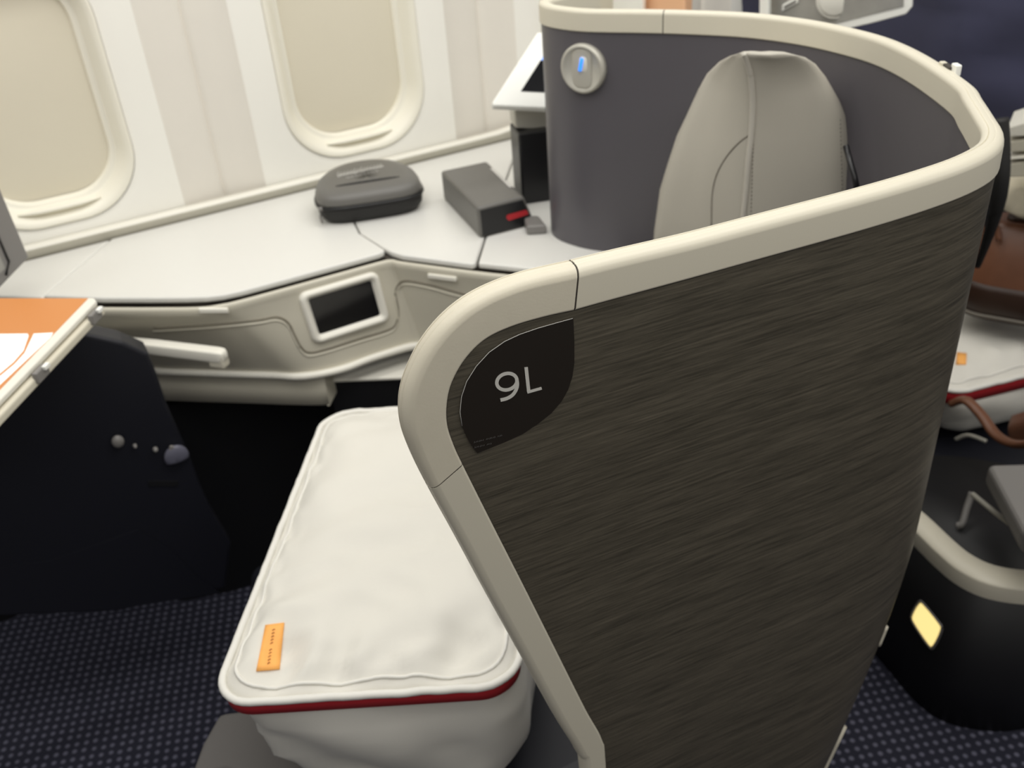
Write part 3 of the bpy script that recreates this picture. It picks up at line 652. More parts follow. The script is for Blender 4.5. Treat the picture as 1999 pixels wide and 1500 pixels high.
# ================================================================== bedding bag on the seat
def bedding_bag(NL, e1, e2, wd, ln, ht, zt, label, seed=0.0, amp=1.0, zh=0.021):
    NL = Vector((NL[0], NL[1], 0)); e1 = Vector((e1[0], e1[1], 0)).normalized(); e2 = Vector((e2[0], e2[1], 0)).normalized()
    ctr = NL + e1 * wd / 2 + e2 * ln / 2
    r0 = root('bedding_bag', Vector((ctr.x, ctr.y, zt - ht)), label, 'bag')
    def Pt(x, y, z): return ctr + e1 * x + e2 * y + Vector((0, 0, z))
    nn_ = 26
    def nz(p, s, a): return noise.noise(Vector((p.x * s + seed, p.y * s, p.z * s + 3.1))) * a
    rings = []
    for (f_, dx, zz) in ((0.0, 0, -1.0), (0.0, 0, -0.999)): pass
    # sides, bottom to top
    side = [(-0.085, -1.0, 0.05), (-0.050, -0.985, 0.06), (-0.034, -0.92, 0.065), (-0.022, -0.82, 0.06), (-0.012, -0.7, 0.06), (-0.004, -0.56, 0.055), (0.000, -0.44, 0.055), (0.002, -0.33, 0.05), (0.002, -0.24, 0.047), (-0.001, -0.16, 0.045), (0.0, -0.05, 0.042), (0.002, 0.0, 0.042)]
    for ins_, zz, r in side:
        ring = []
        for k_, (x, y) in enumerate(rrect(wd / 2 + ins_, ln / 2 + ins_, r, nn_ // 2)):
            # long straight edges get extra points through resampling below
            ring.append((x, y))
        ring = resample(ring, 160)
        out_ = []
        for x, y in ring:
            x += -zz * 0.022 * amp; p = Pt(x, y, 0); a = 0.032 * amp * min(1, -zz * 2.2) * (1 if zz > -0.93 else 0.3)
            d = Vector((x, y)); d = d.normalized()
            off = noise.noise(Vector((x * 7 + seed + zz * 1.5, y * 7, zz * 2.6))) * a + (0.5 - abs(noise.noise(Vector((x * 10 + zz * 2.5, y * 10 + seed, zz * 4.0))))) * a * 0.6 - 0.3 * a
            q = Pt(x + d.x * off, y + d.y * off, 0); out_.append(Vector((q.x, q.y, zt + zz * ht)))
        rings.append(out_)
    for k_ in range(1, 40):                 # puffy top
        f_ = 1 - k_ / 40.0; ring = resample(rrect(wd / 2 * f_ + 0.001, ln / 2 * f_ + 0.001, 0.042 * f_, nn_ // 2), 160); out_ = []
        for x, y in ring:
            ed = 1 - f_
            puff = 0.034 * (1 - (1 - min(1, ed * 2.0)) ** 2)
            pucker = 0.008 * amp * math.exp(-((ed - 0.10) / 0.08) ** 2) * noise.noise(Vector((x * 46 + seed, y * 46, 0.3)))
            wr = 0.012 * amp * noise.noise(Vector((x * 7 + y * 3 + seed, y * 13 - x * 6, 1.7))) * min(1, ed * 4) + 0.013 * amp * (0.35 - abs(noise.noise(Vector((x * 9 - y * 5, y * 16 + x * 6 + seed, 4.2))))) * min(1, ed * 5) * (0.35 + 0.65 * max(0.0, min(1.0, (0.05 - y) / 0.2)))
            frontw = 0.020 * amp * noise.noise(Vector((x * 24 + seed, y * 9, 9.2))) * math.exp(-((y + ln / 2 - 0.045) / 0.035) ** 2)
            q = Pt(x, y, 0); out_.append(Vector((q.x, q.y, zt + puff + pucker + wr * 0.9 + frontw)))
        rings.append(out_)
    bv, bf = rloft(rings); link('body', bv, bf, M['bag'], r0)
    bt_ = BVHTree.FromPolygons([tuple(q_) for q_ in bv], bf)
    def topz(p): 
        h_ = bt_.ray_cast(Vector((p.x, p.y, zt + 0.3)), Vector((0, 0, -1))); return h_[0].z if h_[0] is not None else zt
    pr = [Pt(x, y, 0) for x, y in resample(rrect(wd / 2 + 0.004, ln / 2 + 0.004, 0.046, 12), 200)]
    P = [Vector((p.x, p.y, zt + 0.0015 + noise.noise(Vector((p.x * 60, p.y * 60, seed))) * 0.0018)) for p in pr]
    link('piping', *tube(P, 0.0048, 8, closed=True), M['piping'], r0)
    pr2 = [Pt(x, y, 0) for x, y in resample(rrect(wd / 2 - 0.012, ln / 2 - 0.012, 0.036, 12), 200)]
    P = [Vector((p.x, p.y, topz(p) + 0.0006)) for p in pr2]
    link('inner_stitch_ridge', *tube(P, 0.0022, 6, closed=True), M['piping'], r0)
    # zip band along the near edge, just under the piping
    q = rrect(wd / 2 + 0.0035, ln / 2 + 0.0035, 0.044, 10); n_ = 11
    band = q[2 * n_ + 1:] + []            # left-bottom arc then right-bottom arc
    band = [(x, y) for x, y in band if y < -ln / 2 + 0.05]
    band = resample_open(band, 60)
    rows = [[Pt(x, y, 0) + Vector((0, 0, zt + z)) for x, y in band] for z in (-0.005, -0.010, -zh)]
    rows_b = [[Pt(x * 0.985, y * 0.985, 0) + Vector((0, 0, zt + z)) for x, y in band] for z in (-zh, -0.005)]
    link('zip', *grid(rows + rows_b), M['red'], r0)
    return r0, Pt, zt
def resample(ring, n):
    P = [Vector((x, y)) for x, y in ring]; P.append(P[0]); L_ = [0]
    for a_, b_ in zip(P[:-1], P[1:]): L_.append(L_[-1] + (b_ - a_).length)
    out_ = []; j = 0
    for i_ in range(n):
        s_ = L_[-1] * i_ / n
        while L_[j + 1] < s_: j += 1
        t = (s_ - L_[j]) / max(1e-9, L_[j + 1] - L_[j]); p = P[j].lerp(P[j + 1], t); out_.append((p.x, p.y))
    return out_
def resample_open(pts, n):
    P = [Vector((x, y)) for x, y in pts]; L_ = [0]
    for a_, b_ in zip(P[:-1], P[1:]): L_.append(L_[-1] + (b_ - a_).length)
    out_ = []; j = 0
    for i_ in range(n):
        s_ = L_[-1] * i_ / (n - 1)
        while j < len(L_) - 2 and L_[j + 1] < s_: j += 1
        t = (s_ - L_[j]) / max(1e-9, L_[j + 1] - L_[j]); p = P[j].lerp(P[j + 1], min(1, t)); out_.append((p.x, p.y))
    return out_
ZBAG = -0.865
a = at(422, 1372, 2, ZBAG); b = at(1005, 1335, 2, ZBAG); c = at(640, 812, 2, ZBAG)
e1b = (b - a).normalized(); e2b = Vector((-e1b.y, e1b.x, 0)); wdb = (b - a).length
e2b = (c - a).normalized()
lnb = (c - a).length
e2p = Vector((-e1b.y, e1b.x, 0))
e2m = e2b; e1m = e1b
bag, BPt, _ = bedding_bag(a, e1m, e2m, wdb, lnb, 0.235, zf(ZBAG), 'large off-white bedding bag with red zip and orange tag on the seat')
# orange tag lying on the top
btree = BVHTree.FromPolygons([tuple(v_.co + bag.location) for v_ in bag.children[0].data.vertices], [list(p_.vertices) for p_ in bag.children[0].data.polygons])
def bh(x, y, d): return hit(x, y, d, btree)
def patch(name, pts, n, m, mt, par, lift, tree):
    """a thin cloth patch that follows the surface below a four-cornered region"""
    rows_ = []
    for i_ in range(n + 1):
        l = Vector(pts[0]).lerp(Vector(pts[3]), i_ / n); r = Vector(pts[1]).lerp(Vector(pts[2]), i_ / n)
        rows_.append([hit(*l.lerp(r, j_ / m), lift, tree) for j_ in range(m + 1)])
    if any(p_ is None for r_2 in rows_ for p_ in r_2): return None
    o_ = link(name, *grid(rows_), mt, par); md = o_.modifiers.new('solid', 'SOLIDIFY'); md.thickness = 0.0012; md.offset = 0; return o_
tgo = patch('tag', [(518, 1221), (555, 1216), (546, 1307), (500, 1311)], 8, 4, M['orange'], bag, 0.0018, btree)
if tgo:
    st = []
    for k in range(11):
        u = 0.14 + 0.72 * k / 10; x = 536.5 - 13 * u; y = 1218 + 90 * u
        p1 = bh(x - 3, y + 1, 0.0032); p2 = bh(x + 2, y - 2, 0.0032)
        if p1 and p2 and k not in (5,): st.append(tube([p1, (p1 + p2) / 2 + Vector((0, 0.0008, 0)), p2], 0.0006, 5))
    link('tag_print', *merge(*st), M['ink'], tgo)
# grey blanket sticking out below it
zc = -1.08
cl = [at(372, 1512, 2, zc), at(395, 1450, 2, zc), at(428, 1392, 2, zc), at(520, 1380, 2, zc), at(760, 1420, 2, zc), at(700, 1560, 2, zc), at(540, 1530, 2, zc), at(440, 1500, 2, zc)]
v, f = prism(cl, (0, 0, -0.02))
o = link('folded_blanket', v, f, M['cloth'], smooth=False, origin=cl[3] - Vector((0, 0, 0.02))); bevel(o, 0.008, 3, 40)
tag(o, 'corner of a folded grey blanket poking out under the large bedding bag', 'blanket')

# ================================================================== headphone case on the console
fl = at(628, 449, 2, -0.71); frr = at(824, 418, 2, -0.71)
e1 = (frr - fl).normalized(); fl = Vector((fl.x, fl.y, 0)); e2 = Vector((-e1.y, e1.x, 0)); W_ = (Vector((frr.x, frr.y, 0)) - fl).length + 0.012
hc = root('headphone_case', fl + e1 * W_ / 2 + e2 * 0.07 + Vector((0, 0, ZT)), 'charcoal zipped hard headphone case on the console by the window', 'headphone case')
def Dshape(sx, sy, k=48):
    """rounded front, broad arc at the back; x -1..1 , y 0..1"""
    out_ = []
    for i_ in range(k):
        a_ = 2 * math.pi * i_ / k; cx_ = math.cos(a_); sy_ = math.sin(a_)
        n_ = 2.15 if sy_ > 0 else 3.6
        x = math.copysign(abs(cx_) ** (2 / n_), cx_); y = math.copysign(abs(sy_) ** (2 / n_), sy_)
        y = y * (0.62 if y > 0 else 0.38)
        out_.append((x * sx, y * sy))
    return out_
D_ = 0.175
def hring(inx, iny, z, tilt=0.0, fx=1.0):
    cc = fl + e1 * W_ / 2 + e2 * (0.38 * D_)
    return [cc + e1 * x + e2 * y + Vector((0, 0, z + tilt * (y / D_))) for x, y in Dshape(W_ / 2 - inx, D_ - iny * 2)]
zz0 = ZT + 0.0005
link('lower_shell', *rloft([hring(0.024, 0.022, zz0), hring(0.010, 0.010, zz0 + 0.003), hring(0.002, 0.002, zz0 + 0.014), hring(0.0, 0.0, zz0 + 0.028, -0.003), hring(0.001, 0.001, zz0 + 0.033, -0.004)]), M['casedark'], hc)
lidr = [hring(0.002, 0.002, zz0 + 0.034, -0.004), hring(0.0, 0.0, zz0 + 0.038, -0.004), hring(0.0, 0.0, zz0 + 0.043, -0.002), hring(0.002, 0.002, zz0 + 0.050, 0.0), hring(0.007, 0.006, zz0 + 0.058, 0.006), hring(0.017, 0.015, zz0 + 0.064, 0.012), hring(0.035, 0.030, zz0 + 0.068, 0.017), hring(0.07, 0.058, zz0 + 0.070, 0.020), hring(0.104, 0.078, zz0 + 0.0705, 0.022)]
lo_ = link('lid', *rloft(lidr), M['case'], hc)
link('zip_track', *tube(hring(-0.001, -0.001, zz0 + 0.0335, -0.004), 0.0028, 6, closed=True), M['black'], hc)
ltree = BVHTree.FromPolygons([tuple(p) for r in lidr for p in r], [[i * 48 + j, i * 48 + (j + 1) % 48, (i + 1) * 48 + (j + 1) % 48, (i + 1) * 48 + j] for i in range(len(lidr) - 1) for j in range(48)] + [[(len(lidr) - 1) * 48 + j for j in range(48)]])
def onlid(pts, d): return [p for p in (hit(x, y, d, ltree) for x, y in pts) if p]
P = onlid([(655 + 125 * k / 12, 364 - 19 * k / 12) for k in range(13)], 0.0002)
if len(P) > 3: link('lid_crease', *tube(P, 0.0028, 8, taper=lambda t: 0.3 + 1.4 * math.sqrt(max(0, t * (1 - t))) * 1.0), M['casedark'], lo_)
sq = []
for k in range(14):                                # illegible script lettering
    x0 = 661 + 6.4 * k; y0 = 341.5 - 1.35 * k
    amp_ = 5.5 if k in (0, 5, 7) else 3.6
    P = onlid([(x0, y0 - amp_), (x0 - 2.0, y0), (x0 + 0.2, y0 + amp_ * 0.8), (x0 + 2.6, y0 - 0.5), (x0 + 4.4, y0 + amp_ * 0.5)], 0.0006)
    if len(P) > 3: sq.append(tube(catmull(P, 3), 0.00075, 5))
for k in range(8):
    x0 = 676 + 8.0 * k; y0 = 347.5 - 1.75 * k
    P = onlid([(x0, y0), (x0 + 3, y0 - 1.6), (x0 + 6, y0)], 0.0006)
    if len(P) > 2: sq.append(tube(P, 0.0006, 5))
if sq: link('lettering', *merge(*sq), M['silver'], lo_)
pz = hring(-0.003, -0.003, zz0 + 0.030, -0.004)
pi = min(pz, key=lambda p: (p - at(624, 412, 1, p.y)).length + (0 if p.y < 1.75 else 1))
link('zip_pull', *merge(tube([pi, pi + Vector((-0.004, -0.004, -0.010)), pi + Vector((-0.003, -0.006, -0.024))], 0.0024, 8), box(pi + Vector((0, -0.001, 0.003)), 0.008, 0.006, 0.007, e1)), M['greyp'], hc)

# ================================================================== charcoal box beside it
q0 = at(937, 466, 2, -0.71); q1 = at(1052, 436, 2, -0.71); q3 = at(866, 389, 2, -0.71)
bh_ = 0.060
bx = root('charcoal_box', (q0 + q1 + q3) / 3, 'charcoal soft box with red stripe on its end, beside the shell on the console', 'box')
u_ = q1 - q0; v_ = q3 - q0; u_ = u_ * 0.97
poly = [q0, q0 + u_ * 0.98, q0 + u_ * 0.86 + v_ * 0.98, q0 + v_]
up = Vector((0, 0, bh_)); tpoly = [q0 + up, q0 + u_ * 0.80 + up, q0 + u_ * 0.85 + v_ * 0.98 + up, q0 + v_ + up]
o = link('case_body', *rloft([poly, [a_.lerp(b_, 0.5) for a_, b_ in zip(poly, tpoly)], tpoly]), M['case'], bx, smooth=False); bevel(o, 0.006, 3, 40); o.data.shade_smooth(); autosmooth(o, 40)
en = u_.normalized().cross(Vector((0, 0, 1))).normalized()
if en.dot(q0 - Vector((0, 0, H))) > 0: en = -en
def face(a_, b_): # a_ across 0..1, b_ up 0..1 on the end face
    bot = q0.lerp(poly[1], a_); top_ = tpoly[0].lerp(tpoly[1], a_); return bot.lerp(top_, b_)
o = link('end_panel', *prism([face(0.05, 0.06), face(0.95, 0.06), face(0.95, 0.90), face(0.05, 0.90)], en * 0.0018), M['black'], bx, smooth=False); bevel(o, 0.0012, 2)
rs = [face(0.52 + 0.0, 0.44), face(0.55, 0.36), face(0.93, 0.40), face(0.94, 0.50), face(0.92, 0.56), face(0.56, 0.55), face(0.53, 0.52)]
o = link('red_stripe', *prism([p + en * 0.0018 for p in rs], en * 0.0012), M['red'], bx, smooth=False)
bt = lambda a_, b_: (tpoly[0].lerp(tpoly[1], a_)).lerp(tpoly[3].lerp(tpoly[2], a_), b_)
link('white_label', *prism([bt(0.90, 0.25) + Vector((0, 0, 0.0004)), bt(0.96, 0.25) + Vector((0, 0, 0.0004)), bt(0.96, 0.78) + Vector((0, 0, 0.0004)), bt(0.90, 0.78) + Vector((0, 0, 0.0004))], (0, 0, 0.0008)), M['silver'], bx, smooth=False)

# ================================================================== white monitor and its arm behind the shell
m3 = root('neighbour_monitor', at(1035, 440, 1, 1.52) * 1.0, 'bright white-framed monitor on a dark stand, beside the far end of the shell', 'monitor')
m3.location.z = ZT
pA = at(957, 206, 1, 1.53); pB = at(1050, 62, 1, 1.60); ex = at(1062, 211, 1, 1.50) - pA; pC = pA + ex.normalized() * 0.34; pD = pB + ex.normalized() * 0.34
nm_ = (pC - pA).cross(pB - pA).normalized()
if nm_.dot(pA - Vector((0, 0, H))) > 0: nm_ = -nm_
def mq(a_, b_, d=0.0): return pA.lerp(pC, a_).lerp(pB.lerp(pD, a_), b_) + nm_ * d
o = link('frame', *prism([mq(0.02, 0), mq(1, 0), mq(1, 1), mq(0, 1), mq(0, 0.04)], -nm_ * 0.016), M['white'], m3, smooth=False); bevel(o, 0.004, 3)
link('screen', *prism([mq(0.115, 0.20, 0.0005), mq(0.97, 0.20, 0.0005), mq(0.97, 0.62, 0.0005), mq(0.115, 0.62, 0.0005)], nm_ * 0.0006), M['blackglass'], m3, smooth=False)
link('lit_band', *prism([mq(0.115, 0.62, 0.0005), mq(0.97, 0.62, 0.0005), mq(0.97, 0.95, 0.0005), mq(0.115, 0.95, 0.0005)], nm_ * 0.0006), M['bluescreen'], m3, smooth=False)
g0 = at(1000, 214, 1, 1.56); g1 = at(1006, 256, 1, 1.56); 
o = link('pivot_block', *box((g0 + g1) / 2 + Vector((0.06, 0.0, 0)), 0.115, 0.05, (g0 - g1).z + 0.006, ex.normalized()), M['dial'], m3, smooth=False); bevel(o, 0.004, 3)
g2 = at(1012, 262, 1, 1.53); g3 = at(1028, 440, 1, 1.53)
zt_ = g2.z; x_ = g2.x + 0.048
o = link('stand', *slab([(g2.x, 1.53), (g2.x + 0.10, 1.50), (g2.x + 0.12, 1.60), (g2.x + 0.02, 1.60)], ZT + 0.0005, zt_), M['black'], m3, smooth=False); bevel(o, 0.004, 3)
o = link('wedge', *slab([(0.768, 1.400), (0.800, 1.382), (0.812, 1.43), (0.790, 1.45)], ZT + 0.0005, ZT + 0.018), M['greyp'], m3, smooth=False); bevel(o, 0.004, 3)

# ================================================================== neighbouring suite beyond the shell (right edge)
EF = Vector((0.86, 0.51, 0)).normalized(); ER = Vector((0.51, -0.86, 0)).normalized()
# navy seat back
q = [at(1300, -60, 0, 1.72), at(2120, -60, 0, 1.62), at(2120, 245, 0, 1.62), at(1990, 236, 0, 1.62), at(1930, 215, 0, 1.64), at(1700, 170, 0, 1.70), at(1300, 150, 0, 1.72)]
sb = root('navy_seat', Vector((1.75, 1.2, 0)), 'navy fabric seat back at the upper right behind the shell', 'seat')
rows = []
for i in range(13):
    v_ = i / 12; r = []
    for j in range(25):
        u_ = j / 24; p = at(1310 + 800 * u_, -80 + (330 - 0 * u_) * v_, 0, 1.70)
        d = 0.03 * math.sin(u_ * 5 + 0.6) + 0.03 * noise.noise(Vector((u_ * 4, v_ * 3, 0.3))) + 0.018 * noise.noise(Vector((u_ * 9, v_ * 6, 5.3)))
        r.append(p + EF * d)
    rows.append(r)
o = link('backrest', *grid(rows), M['navy'], sb); md = o.modifiers.new('solid', 'SOLIDIFY'); md.thickness = 0.06; md.offset = 0
bcz = zf(-1.25)
o = link('seat_cushion', *box(Vector((1.80, 0.98, bcz - 0.07)), 0.85, 0.62, 0.14, ER), M['navydark'], sb, smooth=False); bevel(o, 0.03, 4)
o = link('seat_base', *box(Vector((1.86, 1.00, (bcz - 0.14) / 2)), 0.75, 0.46, bcz - 0.14, ER), M['navyblack'], sb, smooth=False)
# white fold-out panel with a round knob
pn = root('instrument_tray', at(1620, 60, 0, 1.45), 'grey panel in a white frame with a large round dial, above the far rim', 'panel')
def T4(px, py, d=1.50): return at(px, py, 0, d)
fo = [(1482, -40), (1780, -40), (1780, 14), (1768, 28), (1700, 46), (1630, 62), (1560, 50), (1484, 40)]
o = link('frame', *prism([T4(*p) for p in fo], EF * 0.012), M['white'], pn, smooth=False); bevel(o, 0.002, 2)
fi = [(1500, -36), (1764, -36), (1764, 12), (1700, 28), (1630, 46), (1570, 44), (1502, 34)]
link('panel_face', *prism([T4(*p) - EF * 0.002 for p in fi], EF * 0.003), M['smoke'], pn, smooth=False)
cK = T4(1632, -2) - EF * 0.004
def dk(r, d): return [cK + ER * r * math.cos(2 * math.pi * j / 32) + Vector((0, 0, 1)) * r * 1.0 * math.sin(2 * math.pi * j / 32) - EF * d for j in range(32)]
link('dial', *rloft([dk(0.037, -0.004), dk(0.037, 0.003), dk(0.034, 0.006), dk(0.031, 0.004), dk(0.030, 0.007), dk(0.027, 0.009)]), M['lip'], pn)
a = T4(1528, 15) - EF * 0.004; b = T4(1560, -2) - EF * 0.004
o = link('badge', *box((a + b) / 2, (b - a).length, 0.004, 0.014, (b - a).normalized(), EF), M['white'], pn, smooth=False); bevel(o, 0.002, 2)
link('badge_slot', *box((a + b) / 2 - EF * 0.003, (b - a).length * 0.7, 0.003, 0.005, (b - a).normalized(), EF), M['greyp'], pn, smooth=False)
# white divider posts and peach cushion seen over the far rim
for (x0, x1, nm, lab, mt, dd, y1) in ((1196, 1254, 'divider_post', 'broad white post rising just behind the far rim', M['white'], 1.30, 60), (1482, 1500, 'divider_post', 'narrow white post at the left of the framed dial panel', M['white'], 1.46, 60)):
    pa = at(x0, -60, 0, dd); pb = at(x1, -60, 0, dd); pc_ = at(x1, y1, 0, dd); pd_ = at(x0, y1, 0, dd)
    o = link(nm, *prism([pa, pb, pc_, pd_], EF * 0.02), mt, smooth=False, origin=pd_); bevel(o, 0.003, 2); tag(o, lab, 'post')
pa = [at(x, y, 0, 1.33) for x, y in [(1256, -60), (1338, -60), (1336, 40), (1256, 40)]]
o = link('peach_cushion', *prism(pa, EF * 0.05), M['peach'], smooth=False, origin=pa[3]); bevel(o, 0.01, 3); tag(o, 'peach-coloured cushion just showing over the far rim', 'cushion')
pa = [at(x, y, 0, 1.36) for x, y in [(1100, -60), (1196, -60), (1196, 40), (1100, 40)]]
o = link('grey_pad', *prism(pa, EF * 0.03), M['smoke'], smooth=False, origin=pa[3]); bevel(o, 0.006, 2); tag(o, 'plain grey pad showing over the left end of the far rim', 'pad')
# white side ledge with stepped edges
lg = root('side_ledge', at(1999, 380, 0, 1.55), 'white stepped ledge at the right edge below the navy seat back', 'ledge')
for nm, y0, y1_, mt, off in (('ledge_top', 238, 268, M['lip'], 0.0), ('ledge_face', 268, 300, M['fascia'], 0.006), ('ledge_bead', 300, 312, M['lip'], 0.002), ('lower_face', 312, 350, M['fascia'], 0.008)):
    pa = [at(1966, y0 + 12, 0, 1.52), at(2130, y0 - (38 if nm == 'ledge_top' else 8), 0, 1.44), at(2130, y1_ - 8, 0, 1.44), at(1967, y1_, 0, 1.52)]
    o = link(nm, *prism([p + EF * off for p in pa], EF * 0.10), mt, lg, smooth=False); bevel(o, 0.002, 2)
# dark curved strap / armrest post next to the shell
P = catmull([at(1952, 232, 0, 1.30), at(1955, 290, 0, 1.30), at(1954, 350, 0, 1.30), at(1944, 410, 0, 1.31), at(1928, 465, 0, 1.33), at(1908, 520, 0, 1.35)], 6)
o = link('seat_belt', *tube(P, 0.0125, 12, ell=1.0, taper=lambda t: 1.0 if t < 0.5 else 1.0 - 1.2 * (t - 0.5)), M['casedark'], origin=P[-1]); tag(o, 'dark padded strap hanging close behind the right end of the shell', 'strap')
# second bedding bag, handbag and strap on it
c2 = at(1990, 735, 0, 1.60)
base_z = bcz
zl = at(1880, 778, 2, -1.095); zr_ = at(1999, 748, 2, -1.095); eb = (zr_ - zl).normalized(); nl = zl - eb * 0.04
b2, BP2, _ = bedding_bag((nl.x, nl.y), eb, Vector((-eb.y, eb.x, 0)), 0.50, 0.30, 0.15, base_z + 0.175, 'off-white bedding bag with red zip under the brown handbag at the right edge', seed=4.0, amp=0.6, zh=0.030)
t2 = BVHTree.FromPolygons([tuple(v_.co + b2.location) for v_ in b2.children[0].data.vertices], [list(p_.vertices) for p_ in b2.children[0].data.polygons])
patch('tag', [(1868, 688), (1887, 690), (1886, 712), (1866, 712)], 3, 3, M['orange'], b2, 0.002, t2)
hb = root('handbag', at(1990, 640, 0, 1.60), 'brown leather handbag lying on the second bedding bag', 'handbag')
hc0 = at(2000, 520, 0, 1.68)
rings = []
for z, sx, sy, r in ((-0.105, 0.085, 0.05, 0.05), (-0.10, 0.105, 0.065, 0.06), (-0.06, 0.118, 0.08, 0.07), (0.0, 0.115, 0.075, 0.07), (0.05, 0.098, 0.06, 0.055), (0.085, 0.08, 0.04, 0.035), (0.10, 0.07, 0.03, 0.028), (0.095, 0.06, 0.02, 0.019)):
    rings.append([hc0 + ER * (x + 0.004 * noise.noise(Vector((x * 20, y * 20, z * 20)))) + EF * y + Vector((0, 0, z)) for x, y in rrect(sx, sy, r, 8)])
o = link('pouch', *rloft(rings), M['brown'], hb); subd(o, 1)
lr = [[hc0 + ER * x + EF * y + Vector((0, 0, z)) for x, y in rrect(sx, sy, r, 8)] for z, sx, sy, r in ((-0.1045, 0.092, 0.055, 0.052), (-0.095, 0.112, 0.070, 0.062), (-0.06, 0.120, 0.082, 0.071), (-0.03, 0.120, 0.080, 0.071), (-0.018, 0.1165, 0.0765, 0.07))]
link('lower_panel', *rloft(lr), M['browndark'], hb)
link('base_seam', *tube([hc0 + ER * x * 1.02 + EF * y * 1.02 + Vector((0, 0, -0.085)) for x, y in resample(rrect(0.112, 0.073, 0.06, 8), 60)], 0.003, 6, closed=True), M['seam'], hb)
link('opening', *rloft([[hc0 + ER * x + EF * y + Vector((0, 0, z)) for x, y in rrect(0.05, 0.016, 0.015, 6)] for z in (0.094, 0.102)]), M['browndark'], hb)
P = catmull([at(1975, 410, 0, 1.60), at(1955, 400, 0, 1.60), at(1945, 425, 0, 1.60), at(1950, 470, 0, 1.60)], 5)
link('handle', *tube(P, 0.006, 8), M['brown'], hb)
# cream pillow above the handbag
pz0 = at(2020, 375, 0, 1.64)
rings = [[pz0 + ER * x + EF * y + Vector((0, 0, z)) for x, y in rrect(sx, 0.05, 0.03, 5)] for z, sx in ((-0.035, 0.03), (-0.025, 0.055), (0.0, 0.065), (0.022, 0.055), (0.03, 0.03))]
o = link('cream_pouch', *rloft(rings), M['cream'], origin=pz0 - Vector((0, 0, 0.035))); tag(o, 'crumpled cream cloth pouch above the brown handbag', 'pouch')
# leather strap and dark clutter under the second bag
P = catmull([at(1858, 788, 0, 1.44), at(1885, 782, 0, 1.44), at(1915, 810, 0, 1.43), at(1945, 850, 0, 1.41), at(1985, 868, 0, 1.39), at(2040, 860, 0, 1.37)], 6)
o = link('leather_strap', *tube(P, 0.011, 10, ell=0.7), M['brown'], origin=P[0]); tag(o, 'brown leather strap curling below the red zip of the second bedding bag', 'strap')
P = catmull([at(1866, 858, 0, 1.45), at(1890, 850, 0, 1.45), at(1925, 862, 0, 1.45)], 5)
o = link('white_cable_end', *tube(P, 0.004, 8), M['dial'], origin=P[0]); tag(o, 'short pale grey cord end left of the brown strap', 'cord')
pa = [at(1965, 835, 0, 1.47), at(2080, 800, 0, 1.42), at(2080, 860, 0, 1.42), at(1968, 872, 0, 1.47)]
o = link('tan_pouch', *prism(pa, EF * 0.05), M['brown'], smooth=False, origin=pa[3]); bevel(o, 0.01, 3); tag(o, 'small tan leather pouch at the right edge below the strap', 'pouch')
# low ottoman with cream top trim and glowing lamp
zt = -1.145
ot = root('ottoman', Vector((1.34, 0.72, 0)), 'low black ottoman with putty rim and glowing yellow step light at lower right', 'ottoman')
base = [(1.172, 0.90), (1.164, 0.83), (1.156, 0.78), (1.142, 0.715), (1.137, 0.665), (1.150, 0.620), (1.190, 0.577), (1.245, 0.545), (1.38, 0.505), (1.52, 0.50), (1.56, 0.58), (1.50, 0.76), (1.40, 0.90), (1.25, 0.97)]
bs = catmull([(x, y, 0) for x, y in base], 6, closed=True)
cc = Vector((1.34, 0.72, 0))
def orng(z, k, up=0): return [Vector((cc.x + (p.x - cc.x) * k, cc.y + (p.y - cc.y) * k, z)) for p in bs]
zt_w = zf(zt)
link('body', *rloft([orng(0.0, 1.0), orng(0.1, 1.005), orng(zt_w - 0.03, 1.01)]), M['navyblack'], ot)
link('rim', *grid([q_[0:62] for q_ in (orng(zt_w - 0.034, 1.01), orng(zt_w - 0.004, 1.018), orng(zt_w, 1.01), orng(zt_w + 0.001, 0.80), orng(zt_w - 0.004, 0.785), orng(zt_w - 0.10, 0.785))]), M['rim'], ot)
link('well', *rloft([orng(zt_w - 0.034, 1.004), orng(zt_w - 0.036, 0.79), orng(zt_w - 0.05, 0.782), orng(zt_w - 0.09, 0.72), orng(zt_w - 0.10, 0.4)], False, True), M['navyblack'], ot)
otv = [p for k_ in ((0.0, 1.0), (0.1, 1.005), (zt_w - 0.03, 1.01)) for p in orng(*k_)]; kk = len(bs)
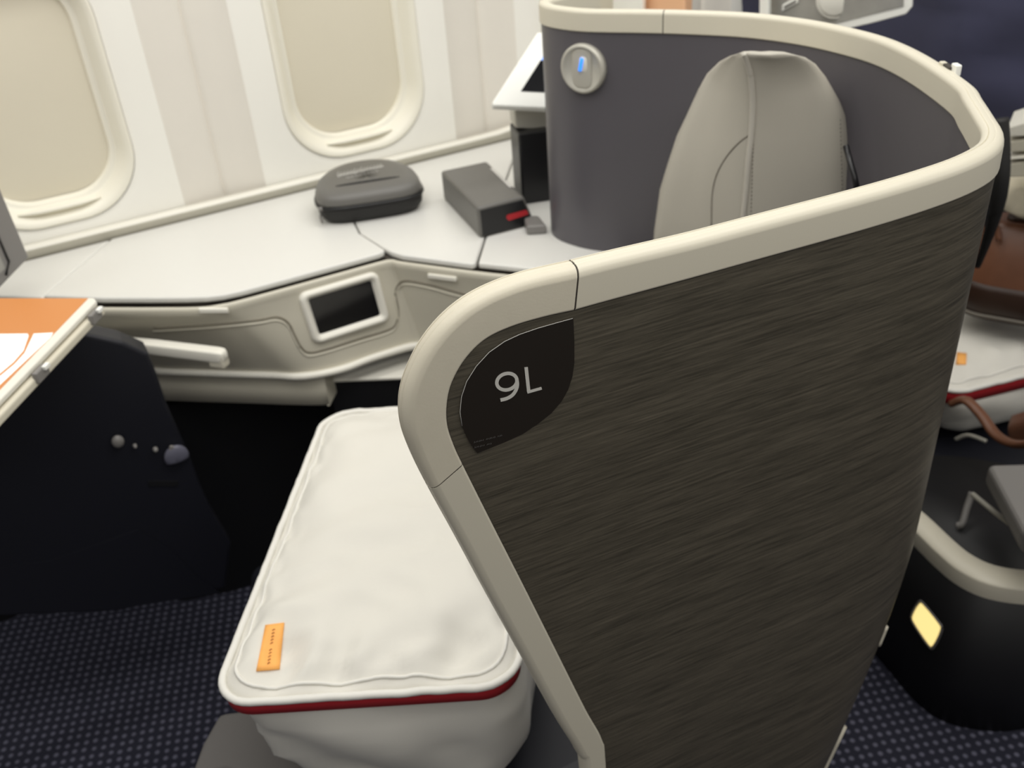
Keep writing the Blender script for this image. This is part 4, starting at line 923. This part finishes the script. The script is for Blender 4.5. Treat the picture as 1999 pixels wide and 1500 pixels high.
otree = BVHTree.FromPolygons([tuple(p) for p in otv], [[i * kk + j, i * kk + (j + 1) % kk, (i + 1) * kk + (j + 1) % kk, (i + 1) * kk + j] for i in range(2) for j in range(kk)])
lp = [(1797, 1175), (1838, 1225), (1818, 1266), (1779, 1208)]
L4 = [hit(x, y, 0.004, otree) for x, y in lp]
if all(L4):
    rr = catmull([L4[0].lerp(L4[1], 0.15), L4[0].lerp(L4[1], 0.85), L4[1].lerp(L4[2], 0.15), L4[1].lerp(L4[2], 0.85), L4[2].lerp(L4[3], 0.15), L4[2].lerp(L4[3], 0.85), L4[3].lerp(L4[0], 0.15), L4[3].lerp(L4[0], 0.85)], 3, closed=True)
    tow = (Vector((0, 0, H)) - L4[0]).normalized()
    link('step_light', *prism(rr, -tow * 0.006), M['lamp'], ot, smooth=False)
    cm = sum(rr, Vector()) / len(rr)
    link('light_surround', *tube([cm + (p - cm) * 1.1 - tow * 0.001 for p in rr], 0.0022, 6, closed=True), M['greyp'], ot)
# cushion beyond it
cu2 = [at(1928, 905, 2, -1.02), at(2100, 900, 2, -1.02), at(2130, 1130, 2, -1.02), at(2000, 1040, 2, -1.02)]
o = link('grey_cushion', *prism(cu2, (0, 0, -0.04)), M['greyp'], smooth=False, origin=cu2[0] - Vector((0, 0, 0.04))); bevel(o, 0.010, 3); tag(o, 'flat grey leather footrest cushion over the black ottoman', 'cushion')
P = [at(1898, 965, 2, -1.10), at(1945, 1003, 2, -1.10), at(2010, 1052, 2, -1.10)]
link('hinge_rail', *tube(P, 0.0045, 8), M['dial'], ot)
P = catmull([at(1898, 962, 2, -1.12), at(1888, 990, 2, -1.14), at(1878, 1022, 2, -1.16), at(1868, 1026, 2, -1.165)], 4)
link('hinge_arm', *tube(P, 0.006, 8), M['greyp'], ot)
for o_ in C.objects:
    if o_.parent is None and o_.name.split('.')[0] == 'bedding_bag': o_['group'] = 'bedding bags with red zips'
    if o_.parent is None and o_.name.split('.')[0] == 'divider_post': o_['group'] = 'white posts behind the far rim'
